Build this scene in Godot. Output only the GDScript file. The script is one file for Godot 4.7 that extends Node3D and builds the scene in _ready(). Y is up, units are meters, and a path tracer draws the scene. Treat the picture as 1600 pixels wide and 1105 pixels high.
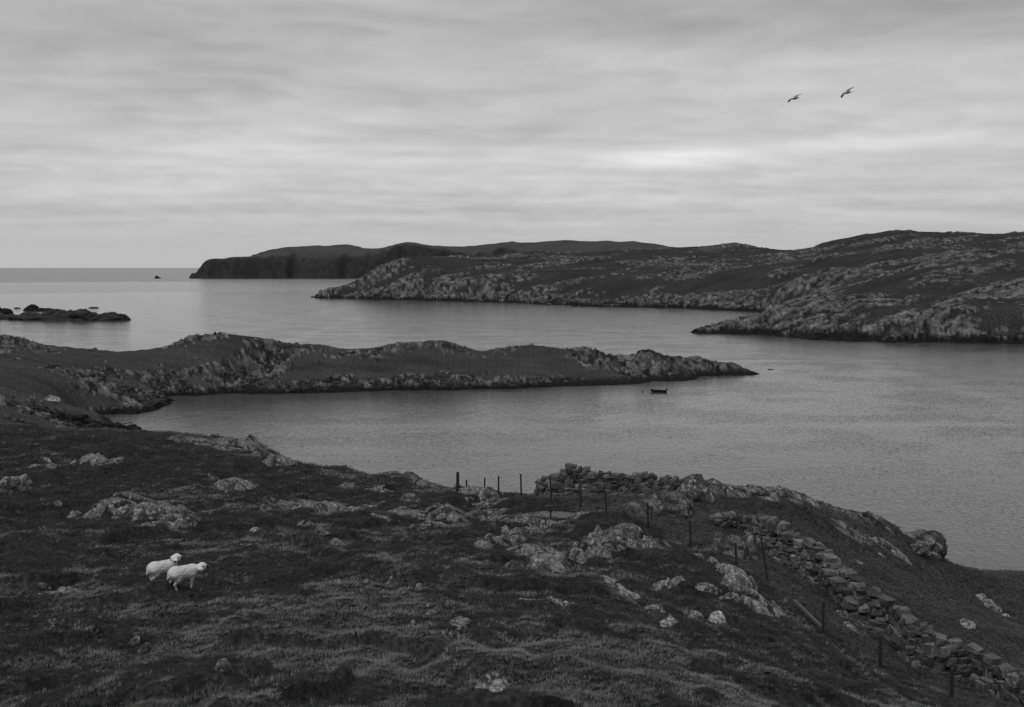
extends Node3D
# Hebridean sea inlet: heather hillside with sheep, drystone walls and a wire fence above a bay with rocky headlands.

const FOCAL := 1518.0                       # focal length in pixels of a 1600 pixel wide picture
const EYE := Vector3(0, 32, 0)              # the eye stands 32 m above the sea
var pitch_cos := cos(deg_to_rad(5.064))
var pitch_sin := sin(deg_to_rad(5.064))
var names := {}
var rng := RandomNumberGenerator.new()

# ------------------------------------------------------------------ small helpers
func numbered(called: String) -> String:
	var n: int = names.get(called, 0)
	names[called] = n + 1
	return called if n == 0 else "%s_%03d" % [called, n]

func tag(o: Node, label := "", category := "", group := "", kind := "") -> Node:
	if label: o.set_meta("label", label)
	if category: o.set_meta("category", category)
	if group: o.set_meta("group", group)
	if kind: o.set_meta("kind", kind)
	return o

func mesh_node(called: String, m: Mesh, mat: Material, at: Vector3, parent: Node = self) -> MeshInstance3D:
	var o := MeshInstance3D.new()
	o.name = numbered(called) if parent == self else called
	o.mesh = m
	o.material_override = mat
	o.position = at
	parent.add_child(o, true)
	return o

func thing(called: String, at: Vector3, label: String, category: String, group := "") -> Node3D:
	var o := Node3D.new()
	o.name = numbered(called)
	o.position = at
	add_child(o, true)
	tag(o, label, category, group)
	return o

func sight(px: float, py: float) -> Vector3:          # direction of a measured point, one metre ahead
	var u := (px - 800.0) / FOCAL
	var v := (552.5 - py) / FOCAL
	var w := v * pitch_sin + pitch_cos
	return Vector3(u / w, (v * pitch_cos - pitch_sin) / w, -1.0)

func at(px: float, py: float, d: float) -> Vector3:
	return EYE + sight(px, py) * d

func on_sea(px: float, py: float) -> Vector3:
	var s := sight(px, py)
	return EYE + s * (EYE.y / -s.y)

func seen_row(p: Vector3) -> float:
	var q := p - EYE
	return 552.5 - FOCAL * (q.y * pitch_cos - q.z * pitch_sin) / (-q.y * pitch_sin - q.z * pitch_cos)

func hit(px: float, py: float, from := 6.0, to := 125.0) -> Vector3:    # where the line of sight meets the near hillside
	var s := sight(px, py)
	var d := from
	var last := from
	while d < to:
		var p := EYE + s * d
		if p.y <= fore_y(p.x, p.z):
			var lo := last
			var hi := d
			for k in 14:
				var m := (lo + hi) * 0.5
				p = EYE + s * m
				if p.y <= fore_y(p.x, p.z): hi = m
				else: lo = m
			return EYE + s * hi
		last = d
		d += 0.12 + d * 0.004
	return Vector3.INF

func noise_of(freq: float, seed_: int, octaves := 1, type := FastNoiseLite.TYPE_SIMPLEX_SMOOTH, ridged := false) -> FastNoiseLite:
	var n := FastNoiseLite.new()
	n.noise_type = type
	n.seed = seed_
	n.frequency = freq
	n.fractal_type = FastNoiseLite.FRACTAL_NONE if octaves == 1 else (FastNoiseLite.FRACTAL_RIDGED if ridged else FastNoiseLite.FRACTAL_FBM)
	n.fractal_octaves = octaves
	return n

func cells_of(freq: float, seed_: int, kind := FastNoiseLite.RETURN_DISTANCE) -> FastNoiseLite:
	var n := noise_of(freq, seed_, 1, FastNoiseLite.TYPE_CELLULAR)
	n.cellular_distance_function = FastNoiseLite.DISTANCE_EUCLIDEAN
	n.cellular_return_type = kind
	n.cellular_jitter = 1.0
	return n

# ------------------------------------------------------------------ relief: scattered heights joined by a smooth sheet
class Relief:
	var x0 := 0.0
	var z0 := 0.0
	var step := 1.0
	var nx := 0
	var nz := 0
	var h := PackedFloat32Array()

	func fit(pts: Array, c: float, x_lo: float, x_hi: float, z_lo: float, z_hi: float, cell: float) -> void:
		var n := pts.size()
		var big := 100.0 * c
		var a := []
		var mean := 0.0
		for p in pts: mean += p.y / n
		for i in n:
			var row := PackedFloat64Array()
			row.resize(n + 1)
			for j in n:
				var dx: float = pts[i].x - pts[j].x
				var dz: float = pts[i].z - pts[j].z
				row[j] = sqrt(dx * dx + dz * dz + c * c) / big
			row[n] = pts[i].y - mean
			a.append(row)
		for k in n:
			var best := k
			for i in range(k + 1, n):
				if absf(a[i][k]) > absf(a[best][k]): best = i
			var sw = a[k]
			a[k] = a[best]
			a[best] = sw
			var top: PackedFloat64Array = a[k]
			for i in range(k + 1, n):
				var r: PackedFloat64Array = a[i]
				var m := r[k] / top[k]
				if m != 0.0:
					for j in range(k, n + 1): r[j] -= m * top[j]
					a[i] = r
		var w := PackedFloat64Array()
		w.resize(n)
		for k in range(n - 1, -1, -1):
			var r: PackedFloat64Array = a[k]
			var s := r[n]
			for j in range(k + 1, n): s -= r[j] * w[j]
			w[k] = s / r[k]
		x0 = x_lo
		z0 = z_lo
		step = cell
		nx = int((x_hi - x_lo) / cell) + 4
		nz = int((z_hi - z_lo) / cell) + 4
		h.resize(nx * nz)
		var qx := PackedFloat32Array()
		var qz := PackedFloat32Array()
		for p in pts:
			qx.append(p.x)
			qz.append(p.z)
		for iz in nz:
			var z := z0 + (iz - 1) * cell
			for ix in nx:
				var x := x0 + (ix - 1) * cell
				var s := mean
				for k in n:
					var dx := x - qx[k]
					var dz := z - qz[k]
					s += w[k] * sqrt(dx * dx + dz * dz + c * c) / big
				h[iz * nx + ix] = s

	func base(x: float, z: float) -> float:
		var fx := clampf((x - x0) / step + 1.0, 1.0, nx - 2.001)
		var fz := clampf((z - z0) / step + 1.0, 1.0, nz - 2.001)
		var ix := int(fx)
		var iz := int(fz)
		var t := fx - ix
		var s := fz - iz
		var k := (iz - 1) * nx + ix - 1
		var r0 := cubic_interpolate(h[k + 1], h[k + 2], h[k], h[k + 3], t)
		k += nx
		var r1 := cubic_interpolate(h[k + 1], h[k + 2], h[k], h[k + 3], t)
		k += nx
		var r2 := cubic_interpolate(h[k + 1], h[k + 2], h[k], h[k + 3], t)
		k += nx
		var r3 := cubic_interpolate(h[k + 1], h[k + 2], h[k], h[k + 3], t)
		return cubic_interpolate(r1, r2, r0, r3, s)

var fore := Relief.new()
var pen := Relief.new()
var coast := Relief.new()
var head := Relief.new()

# a sheet of ground whose cells grow with distance; height(x, z) and color(x, y, z, steepness)
func ground_sheet(height: Callable, color: Callable, ds: PackedFloat32Array, ts: PackedFloat32Array, pad: float, floor_y: float) -> ArrayMesh:
	var nr := ds.size()
	var nc := ts.size()
	var v := PackedVector3Array()
	v.resize(nr * nc)
	for i in nr:
		var d := ds[i]
		for j in nc:
			var x := ts[j] * (d + pad)
			v[i * nc + j] = Vector3(x, height.call(x, -d), -d)
	var nrm := PackedVector3Array()
	nrm.resize(nr * nc)
	var col := PackedColorArray()
	col.resize(nr * nc)
	for i in nr:
		var up := mini(i + 1, nr - 1)
		var dn := maxi(i - 1, 0)
		for j in nc:
			var a := v[i * nc + maxi(j - 1, 0)]
			var b := v[i * nc + mini(j + 1, nc - 1)]
			var c := v[dn * nc + j]
			var e := v[up * nc + j]
			var n := (b - a).cross(e - c).normalized()
			nrm[i * nc + j] = n
			var p := v[i * nc + j]
			col[i * nc + j] = color.call(p.x, p.y, p.z, 1.0 - n.y)
	var ix := PackedInt32Array()
	for i in nr - 1:
		for j in nc - 1:
			var a := i * nc + j
			if v[a].y < floor_y and v[a + 1].y < floor_y and v[a + nc].y < floor_y and v[a + nc + 1].y < floor_y: continue
			ix.append_array([a, a + nc, a + 1, a + 1, a + nc, a + nc + 1])
	return solid(v, nrm, col, ix)

func solid(v: PackedVector3Array, n: PackedVector3Array, c: PackedColorArray, ix: PackedInt32Array) -> ArrayMesh:
	var arr := []
	arr.resize(Mesh.ARRAY_MAX)
	arr[Mesh.ARRAY_VERTEX] = v
	arr[Mesh.ARRAY_NORMAL] = n
	arr[Mesh.ARRAY_COLOR] = c
	arr[Mesh.ARRAY_INDEX] = ix
	var m := ArrayMesh.new()
	m.add_surface_from_arrays(Mesh.PRIMITIVE_TRIANGLES, arr)
	return m

func grow(from: float, to: float, share: float, least: float, into := PackedFloat32Array()) -> PackedFloat32Array:
	var d := from
	while d < to:
		into.append(d)
		d += maxf(least, d * share)
	return into

func spread(lo: float, hi: float, step: float) -> PackedFloat32Array:
	var out := PackedFloat32Array()
	for k in int((hi - lo) / step) + 1: out.append(lo + k * step)
	return out

func grey(v: float, a := 1.0) -> Color:
	return Color(v, v, v, a)

# ------------------------------------------------------------------ heights of the four lands
var n_swell := noise_of(0.055, 11, 2)
var n_bump := noise_of(0.42, 12, 2)
var n_fine := noise_of(1.7, 13, 1)
var n_scarp := noise_of(0.11, 14, 2)
var n_patch := noise_of(0.075, 15, 3)
var n_mottle := noise_of(0.5, 16, 3)
var n_rock := noise_of(0.011, 21, 3)
var n_rock_fine := noise_of(0.06, 22, 3)
var c_lump := cells_of(0.05, 23)
var c_block := cells_of(0.16, 24)
var n_ridge := noise_of(0.035, 25, 4, FastNoiseLite.TYPE_SIMPLEX_SMOOTH, true)
var n_grain := noise_of(0.3, 26, 2)
var n_hum := noise_of(0.010, 27, 3)
var n_strata := noise_of(0.022, 28, 4)
var n_tuss := noise_of(0.9, 29, 2)
var pool := Vector3.ZERO
var pool_ready := false
var mask := PackedByteArray()               # where rock lies on the near hillside, in cells of 0.2 m
const MASK_W := 600

var c_face := cells_of(0.25, 61, FastNoiseLite.RETURN_CELL_VALUE)
var c_gap := cells_of(0.25, 61, FastNoiseLite.RETURN_DISTANCE2_SUB)

# broken rock: blocks that each lean their own way, with gaps between; about 4 units across
func facets(a: float, b: float) -> float:
	var wa := a + 1.2 * n_bump.get_noise_2d(a * 0.5, b * 0.5)
	var v := c_face.get_noise_2d(wa, b)
	var gap := smoothstep(-0.78, -0.97, c_gap.get_noise_2d(wa, b))
	return 0.8 * v + 0.35 * sin(v * 57.0) * sin(a * 0.9) + 0.35 * cos(v * 41.0) * sin(b * 0.9) - 0.7 * gap

func fore_y(x: float, z: float) -> float:
	var d := -z
	var y := fore.base(x, z)
	var near := clampf((d - 4.0) / 8.0, 0.0, 1.0)
	var past := pasture_of(x, z)
	var rough := 1.0 - 0.75 * past
	near *= 1.0 - 0.45 * smoothstep(42.0, 66.0, d)
	y -= 0.26 * smoothstep(44.0, 66.0, d)
	y += (0.30 * n_swell.get_noise_2d(x, z) * (1.0 - 0.5 * past) + rough * 0.22 * n_bump.get_noise_2d(x, z * 0.9) + (0.45 + 0.55 * rough) * 0.11 * n_tuss.get_noise_2d(x, z) + rough * 0.04 * n_fine.get_noise_2d(x, z)) * near
	var s := n_scarp.get_noise_2d(x * 1.3 + z * 0.4, z * 1.5)
	y += rough * near * 0.32 * (smoothstep(-0.05, 0.07, s) - 0.5)
	if pool_ready:
		var q := Vector2((x - pool.x) / 1.45, (z - pool.z) / 0.85).length() + 0.12 * n_bump.get_noise_2d(x * 2.0, z * 2.0)
		if q < 2.2:
			y = lerpf(pool.y - 0.12 + 0.40 * maxf(q - 0.65, 0.0), y, smoothstep(1.2, 2.2, q))
	return y

func rocky_y(y: float, x: float, z: float, amount: float, size: float) -> float:
	var a := (x * 0.82 - z * 0.57) / size
	var b := (x * 0.57 + z * 0.82) * 1.7 / size
	var lump := 0.5 - 0.5 * c_lump.get_noise_2d(a, b)
	var block := 0.5 - 0.5 * c_block.get_noise_2d(a, b)
	return y + amount * size * (3.4 * (lump - 0.78) + 1.8 * (block - 0.78) + 1.2 * n_ridge.get_noise_2d(a, b))

func rockiness(x: float, z: float, size: float) -> float:
	var a := (x * 0.9 - z * 0.45) / size
	var b := (x * 0.45 + z * 0.9) * 1.9 / size
	return n_rock.get_noise_2d(a, b) * 1.3 + 0.55 * n_rock_fine.get_noise_2d(a, b)

func dark_point(x: float, z: float) -> float:          # weed covered rocks at the head of the bay
	return exp(-pow((x + 79.0) / 10.0, 4.0) - pow((z + 184.0) / 8.0, 4.0))

func pen_rock(x: float, y: float, z: float) -> float:
	var r := rockiness(x, z, 0.42) - 0.12
	r += 0.75 * exp(-pow((x + 62.0) / 16.0, 2.0) - pow((z + 254.0) / 10.0, 2.0))        # the broken face left of centre
	r += 0.85 * smoothstep(10.0, 34.0, x) * smoothstep(-262.0, -282.0, z)                # the rocky point
	r += 1.1 * dark_point(x, z) + 0.7 * exp(-pow((x + 92.0) / 15.0, 2.0) - pow((z + 224.0) / 9.0, 2.0))
	r += 0.5 * smoothstep(9.0, 13.0, y)
	r += 0.35 * smoothstep(3.0, 0.6, y)                                                  # bare shore
	return r

func pen_y(x: float, z: float) -> float:
	var y := pen.base(x, z)
	if y < -3.0: return y
	var r := clampf(pen_rock(x, y, z) * 1.8, 0.0, 1.0)
	var point := smoothstep(10.0, 34.0, x)
	y += r * lerpf(0.55 * facets(x * 2.0, z * 1.6), 0.8 * facets(x * 0.8, z * 1.5), point) * smoothstep(-0.2, 1.5, y)
	y = rocky_y(y, x, z, 0.12 + 0.6 * r, 0.36 + 0.3 * point)
	y += 0.26 * n_bump.get_noise_2d(x * 0.6, z * 0.6) + 0.45 * n_swell.get_noise_2d(x, z)
	return y

func coast_lay(x: float, z: float) -> Vector2:           # along the strata, across them
	return Vector2(x * 0.84 - z * 0.54, x * 0.54 + z * 0.84)

func coast_rock(x: float, y: float, z: float) -> float:
	var q := coast_lay(x, z)
	var r := 0.8 * n_hum.get_noise_2d(q.x * 0.7, q.y * 1.2) + 0.9 * n_rock.get_noise_2d(q.x * 0.5, q.y * 0.9) + 0.7 * n_strata.get_noise_2d(q.x * 0.45, q.y * 1.1) + 0.35 * n_rock_fine.get_noise_2d(q.x * 0.6, q.y * 1.4)
	return r + 0.06 + 0.45 * smoothstep(12.0, 3.0, y) - 0.15 * smoothstep(900.0, 1300.0, -z)

func coast_y(x: float, z: float) -> float:
	var y := coast.base(x, z)
	if y < -6.0: return y
	var q := coast_lay(x, z)
	var up := smoothstep(0.0, 9.0, y)
	var far := 1.0 + 0.7 * smoothstep(700.0, 1200.0, -z)
	y += up * (1.0 - 0.45 * smoothstep(800.0, 1150.0, -z)) * (4.2 * n_hum.get_noise_2d(q.x * 0.7, q.y * 1.2) + 2.6 * n_strata.get_noise_2d(q.x * 0.45, q.y * 1.1))
	var r := smoothstep(-0.05, 0.30, coast_rock(x, y, z))
	var bluff := -c_lump.get_noise_2d(q.x * 0.42, q.y * 0.95) - 0.55
	var block := -c_block.get_noise_2d(q.x * 0.5, q.y * 1.1) - 0.55
	var rib := n_ridge.get_noise_2d(q.x * 0.5, q.y * 1.5)
	var shore := smoothstep(14.0, 2.0, y) * smoothstep(-3.0, 1.0, y)
	return y + far * ((0.35 + 0.65 * up) * (0.15 + r) * (1.1 * bluff + 0.4 * block + 0.6 * rib) + (0.55 * r + 1.0 * shore) * facets(q.x * 0.38, q.y * 0.9)) + 0.25 * far * n_grain.get_noise_2d(x, z)

func head_y(x: float, z: float) -> float:
	var y := head.base(x + 10.0 * n_rock.get_noise_2d(x * 2.0, z), z + 46.0 * n_rock.get_noise_2d(x * 0.7, 7.0) + 4.0 * n_strata.get_noise_2d(x * 0.7, 3.0))
	if y < -20.0: return y
	var cliff := smoothstep(62.0, 35.0, y)
	return y + cliff * smoothstep(0.0, 10.0, y) * smoothstep(60.0, 40.0, y) * (5.0 * n_ridge.get_noise_2d(x * 0.35, z * 0.35) + 2.5 * n_ridge.get_noise_2d(x * 0.7, z * 0.3)) + 3.0 * n_rock.get_noise_2d(x * 0.6, z * 0.6) * smoothstep(2.0, 12.0, y)

# fence line in plan: right of it the ground is grazed pasture
var fence_x := PackedFloat32Array()
var fence_z := PackedFloat32Array()

func pasture_of(x: float, z: float) -> float:
	var n := fence_z.size()
	if n == 0: return 0.0
	var fx := fence_x[0]
	if z > fence_z[0]: fx = fence_x[0] + (z - fence_z[0]) * 0.62
	elif z < fence_z[n - 1]: fx = fence_x[n - 1] + (z - fence_z[n - 1]) * 0.7
	else:
		for k in n - 1:
			if z <= fence_z[k] and z >= fence_z[k + 1]:
				fx = lerpf(fence_x[k], fence_x[k + 1], (z - fence_z[k]) / (fence_z[k + 1] - fence_z[k]))
				break
	return smoothstep(-0.4, 1.2, x - fx + 0.7 * n_scarp.get_noise_2d(x * 3.0, z * 3.0))

func heath_of(x: float, z: float) -> float:          # 1 heather, 0 pale grass
	var d := -z
	var g := 1.1 * n_patch.get_noise_2d(x * 1.1, z * 1.7) + 0.9 * n_mottle.get_noise_2d(x * 0.7, z) + 0.5 * n_tuss.get_noise_2d(x, z)
	g += 0.16 - 0.42 * smoothstep(19.0, 14.0, d) + 0.28 * smoothstep(26.0, 32.0, d) - 0.16 * smoothstep(-6.0, -16.0, x) * smoothstep(34.0, 22.0, d)
	return smoothstep(-0.18, 0.22, g)

func fore_color(x: float, y: float, z: float, steep: float) -> Color:
	if y < 0.8 + n_grain.get_noise_2d(x, z): return grey(0.012)
	var m := n_mottle.get_noise_2d(x * 2.0, z * 2.0)
	var past := pasture_of(x, z)
	var v := maxf(0.012, lerpf(lerpf(0.076, 0.042, heath_of(x, z)) + 0.028 * m, 0.066 + 0.038 * m + 0.026 * n_patch.get_noise_2d(x * 1.5, z * 3.0) + 0.012 * n_tuss.get_noise_2d(x * 2.0, z * 3.0), past))
	return grey(v)

func pen_color(x: float, y: float, z: float, steep: float) -> Color:
	var g := n_grain.get_noise_2d(x * 2.0, z * 2.0)
	if y < 0.55 + 0.45 * g: return grey(0.010)
	var r := pen_rock(x, y, z) + steep * 0.75 + 0.35 * g
	var grass := 0.082 + 0.034 * n_patch.get_noise_2d(x * 0.5, z * 2.0) + 0.012 * g + 0.022 * n_mottle.get_noise_2d(x * 0.15, z * 0.9)
	var stone := 0.135 + 0.07 * g + 0.06 * n_rock_fine.get_noise_2d(x * 3.0, z * 3.0)
	stone *= 1.0 + 0.9 * c_face.get_noise_2d(x * 2.0 + 1.2 * n_bump.get_noise_2d(x, z * 0.8), z * 1.6)
	stone = lerpf(stone, 0.30, smoothstep(0.40, 0.55, n_grain.get_noise_2d(x * 2.0 + 50.0, z * 2.0)))
	stone = lerpf(stone, 0.03, smoothstep(0.15, 0.40, n_grain.get_noise_2d(x * 1.1 + 90.0, z * 1.1)))
	stone = lerpf(stone, 0.03, dark_point(x, z))
	var wet := smoothstep(1.6, 0.8, y + 0.5 * g)
	return grey(lerpf(lerpf(grass, stone, smoothstep(0.22, 0.36, r)), 0.014, wet * 0.9))

func coast_color(x: float, y: float, z: float, steep: float) -> Color:
	var q := coast_lay(x, z)
	var g := n_grain.get_noise_2d(q.x * 0.5, q.y * 0.9)
	var tide := 1.9 + 2.0 * n_rock_fine.get_noise_2d(x * 0.6, z * 0.6) + g
	if y < tide: return grey(0.012)
	var r := coast_rock(x, y, z) + steep * 0.40 + 0.22 * g + 0.16 * n_grain.get_noise_2d(q.x * 0.1, q.y * 0.6)
	var grass := 0.050 + 0.024 * n_strata.get_noise_2d(q.x * 0.8, q.y * 1.5) + 0.006 * g
	var stone := 0.170 + 0.08 * g + 0.07 * n_rock_fine.get_noise_2d(q.x * 1.2, q.y * 2.4)
	stone *= 1.0 + 0.45 * c_face.get_noise_2d(q.x * 0.38 + 1.2 * n_bump.get_noise_2d(q.x * 0.19, q.y * 0.45), q.y * 0.9) + 0.9 * n_grain.get_noise_2d(q.x * 0.12, q.y * 1.1)
	stone = lerpf(stone, 0.035, smoothstep(0.12, 0.35, n_grain.get_noise_2d(q.x * 0.25 + 90.0, q.y * 0.8)))
	return grey(lerpf(lerpf(grass, stone, smoothstep(0.03, 0.26, r)), 0.014, smoothstep(tide + 1.2, tide, y)))

func head_color(x: float, y: float, z: float, steep: float) -> Color:
	var g := n_rock_fine.get_noise_2d(x * 0.4, z * 0.4)
	var stone := 0.046 + 0.03 * n_ridge.get_noise_2d(x * 0.45 + y * 0.9, y * 1.4) + 0.02 * n_strata.get_noise_2d(x * 1.5, y * 2.5) + 0.012 * g
	var grass := 0.098 + 0.016 * g + 0.024 * n_rock.get_noise_2d(x * 0.4, z * 0.4)
	return grey(lerpf(grass, stone, smoothstep(0.10, 0.20, steep + 0.06 * g + 0.25 * smoothstep(25.0, 8.0, y))))

# ------------------------------------------------------------------ sky
func sky_light(az: float, el: float, n_a: FastNoiseLite, n_b: FastNoiseLite, n_c: FastNoiseLite) -> float:
	var y := sin(el)
	var k := 1.0 / (y + 0.055)
	var px := sin(az) * cos(el) * k
	var pz := -cos(az) * cos(el) * k
	var wob := n_a.get_noise_2d(px * 0.5 + 31.0, pz * 0.5)
	var a := n_a.get_noise_2d(px * 0.50 + 0.08 * pz + 0.3 * wob, pz * 0.90 - 0.05 * px)
	var b := n_b.get_noise_2d(px * 1.2 + 0.5 * a, pz * 1.7 + 0.22 * px + 0.6 * wob + 0.4 * a)
	var c := n_c.get_noise_2d(px * 0.25, pz * 0.8)
	var deg := rad_to_deg(el)
	var level := 0.50
	level = lerpf(0.505, 0.575, smoothstep(1.0, 5.5, deg))
	level = lerpf(level, 0.495, smoothstep(6.5, 12.0, deg))
	level = lerpf(level, 0.455, smoothstep(12.0, 16.0, deg))
	level = lerpf(level, 0.56, smoothstep(18.0, 60.0, deg))
	var broken := smoothstep(0.6, 4.0, deg)
	var v := level + broken * (0.11 * a + 0.07 * b + 0.05 * c)
	# the thin places where the light comes through
	var glow := exp(-pow((rad_to_deg(az) - 9.0) / 4.2, 2.0) - pow((deg - 6.15 - 0.5 * a) / 0.42, 2.0))
	glow += 0.5 * exp(-pow((rad_to_deg(az) - 18.5) / 5.0, 2.0) - pow((deg - 6.7 - 0.5 * a) / 0.45, 2.0))
	glow += 0.45 * exp(-pow((rad_to_deg(az) + 15.0) / 7.0, 2.0) - pow((deg - 6.9 - 0.8 * a) / 0.8, 2.0))
	glow += 0.30 * exp(-pow((rad_to_deg(az) - 4.0) / 6.0, 2.0) - pow((deg - 12.0 - a) / 1.2, 2.0))
	var gloom := 0.55 * exp(-pow((rad_to_deg(az) + 15.0) / 9.0, 2.0) - pow((deg - 10.6 - 0.6 * a) / 1.3, 2.0))
	gloom += 0.5 * exp(-pow((rad_to_deg(az) - 1.0) / 6.0, 2.0) - pow((deg - 7.9 - 0.5 * a) / 0.45, 2.0))
	gloom += 0.35 * exp(-pow((rad_to_deg(az) - 12.0) / 9.0, 2.0) - pow((deg - 9.0 - 0.4 * a) / 0.5, 2.0))
	return v + broken * (0.22 * glow - 0.11 * gloom)

func make_sky() -> ImageTexture:
	var n_a := noise_of(0.85, 71, 5)
	var n_b := noise_of(1.5, 72, 4)
	var n_c := noise_of(0.7, 73, 3)
	var w := 2880
	var h := 1440
	var buf := PackedFloat32Array()
	buf.resize(w * h * 3)
	buf.fill(0.50)
	for r in h / 2:
		var el := PI * (0.5 - (r + 0.5) / h)
		var coarse := 1 if el < 0.45 else 6
		var last := 0.0
		for q in w:
			if q % coarse == 0:
				var az := TAU * (q + 0.5) / w
				if az > PI: az -= TAU
				last = sky_light(az, el, n_a, n_b, n_c)
			var k := (r * w + q) * 3
			buf[k] = last
			buf[k + 1] = last
			buf[k + 2] = last
	return ImageTexture.create_from_image(Image.create_from_data(w, h, false, Image.FORMAT_RGBF, buf.to_byte_array()))

# ------------------------------------------------------------------ materials
var m_ground: StandardMaterial3D
var m_far: StandardMaterial3D
var m_mid: StandardMaterial3D
var m_fetch: StandardMaterial3D
var m_open: StandardMaterial3D
var m_rock: StandardMaterial3D
var m_water: StandardMaterial3D
var m_pool: StandardMaterial3D
var m_leaf: StandardMaterial3D
var m_wood: StandardMaterial3D
var m_fleece: StandardMaterial3D

func noise_tex(freq: float, seed_: int, lo: float, hi: float, octaves := 5, type := FastNoiseLite.TYPE_SIMPLEX) -> NoiseTexture2D:
	var t := NoiseTexture2D.new()
	t.width = 512
	t.height = 512
	t.seamless = true
	t.noise = noise_of(freq, seed_, octaves, type)
	var g := Gradient.new()
	g.set_color(0, Color(lo, lo, lo))
	g.set_color(1, Color(hi, hi, hi))
	t.color_ramp = g
	return t

func rough_mat(tex_lo: float, scale: float, relief: float, seed_: int, world := true) -> StandardMaterial3D:
	var m := StandardMaterial3D.new()
	m.vertex_color_use_as_albedo = true
	m.roughness = 0.92
	m.metallic_specular = 0.25
	m.albedo_texture = noise_tex(0.014, seed_, tex_lo, 1.0, 6)
	m.uv1_triplanar = true
	m.uv1_world_triplanar = world
	m.uv1_scale = Vector3.ONE * scale
	if relief > 0.0:
		m.heightmap_enabled = true
		m.heightmap_texture = noise_tex(0.022, seed_ + 1, 0.0, 1.0, 6)
		m.heightmap_scale = relief
	return m

func plain_mat(v: float, rough := 0.85, spec := 0.3) -> StandardMaterial3D:
	var m := StandardMaterial3D.new()
	m.albedo_color = grey(v).linear_to_srgb()
	m.roughness = rough
	m.metallic_specular = spec
	return m

func make_materials() -> void:
	m_ground = rough_mat(0.35, 0.55, 5.0, 31)
	m_far = rough_mat(0.40, 0.06, 50.0, 35)
	m_mid = rough_mat(0.35, 0.22, 16.0, 37)
	m_rock = rough_mat(0.25, 0.9, 7.0, 41, false)
	m_leaf = plain_mat(1.0, 0.9, 0.1)
	m_leaf.vertex_color_use_as_albedo = true
	m_wood = rough_mat(0.6, 2.0, 0.6, 45, false)
	m_fleece = rough_mat(0.8, 3.0, 1.2, 47, false)
	# sea: dark body, wind ripples in a normal map with calmer lanes between
	var n := 1536
	var rip := noise_of(0.10, 51, 4, FastNoiseLite.TYPE_SIMPLEX).get_seamless_image(n, n)
	var wide := noise_of(0.022, 52, 2).get_seamless_image(n, n)
	var lane := noise_of(0.0042, 53, 3).get_seamless_image(n, n)
	var a := rip.get_data()
	var b := wide.get_data()
	var c := lane.get_data()
	var hgt := PackedFloat32Array()
	hgt.resize(n * n)
	for k in n * n:
		hgt[k] = ((a[k] - 128) * (0.70 + 0.4 * smoothstep(90.0, 165.0, c[k])) + (b[k] - 128) * 0.7) / 255.0
	var im := Image.create_from_data(n, n, false, Image.FORMAT_RF, hgt.to_byte_array())
	im.bump_map_to_normal_map(0.52)
	m_water = plain_mat(0.055, 0.10, 0.5)
	m_water.normal_enabled = true
	m_water.normal_texture = ImageTexture.create_from_image(im)
	m_water.normal_scale = 1.0
	m_open = m_water.duplicate()
	m_open.normal_scale = 2.9
	m_open.roughness = 0.22
	m_fetch = m_water.duplicate()
	m_fetch.normal_scale = 1.6
	m_fetch.roughness = 0.14
	m_pool = plain_mat(0.012, 0.03, 0.36)

# ------------------------------------------------------------------ the land, from heights read at many points
func points(list: Array) -> Array:
	return list.map(func(p): return at(p[0], p[1], p[2]))

func sea_points(list: Array, py_only := false) -> Array:
	return list.map(func(p): return on_sea(p[0], p[1]))

func deep(list: Array) -> Array:                       # [column, distance, height]
	return list.map(func(p): return Vector3(sight(p[0], 418.0).x * p[1], p[2], -p[1]))

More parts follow.
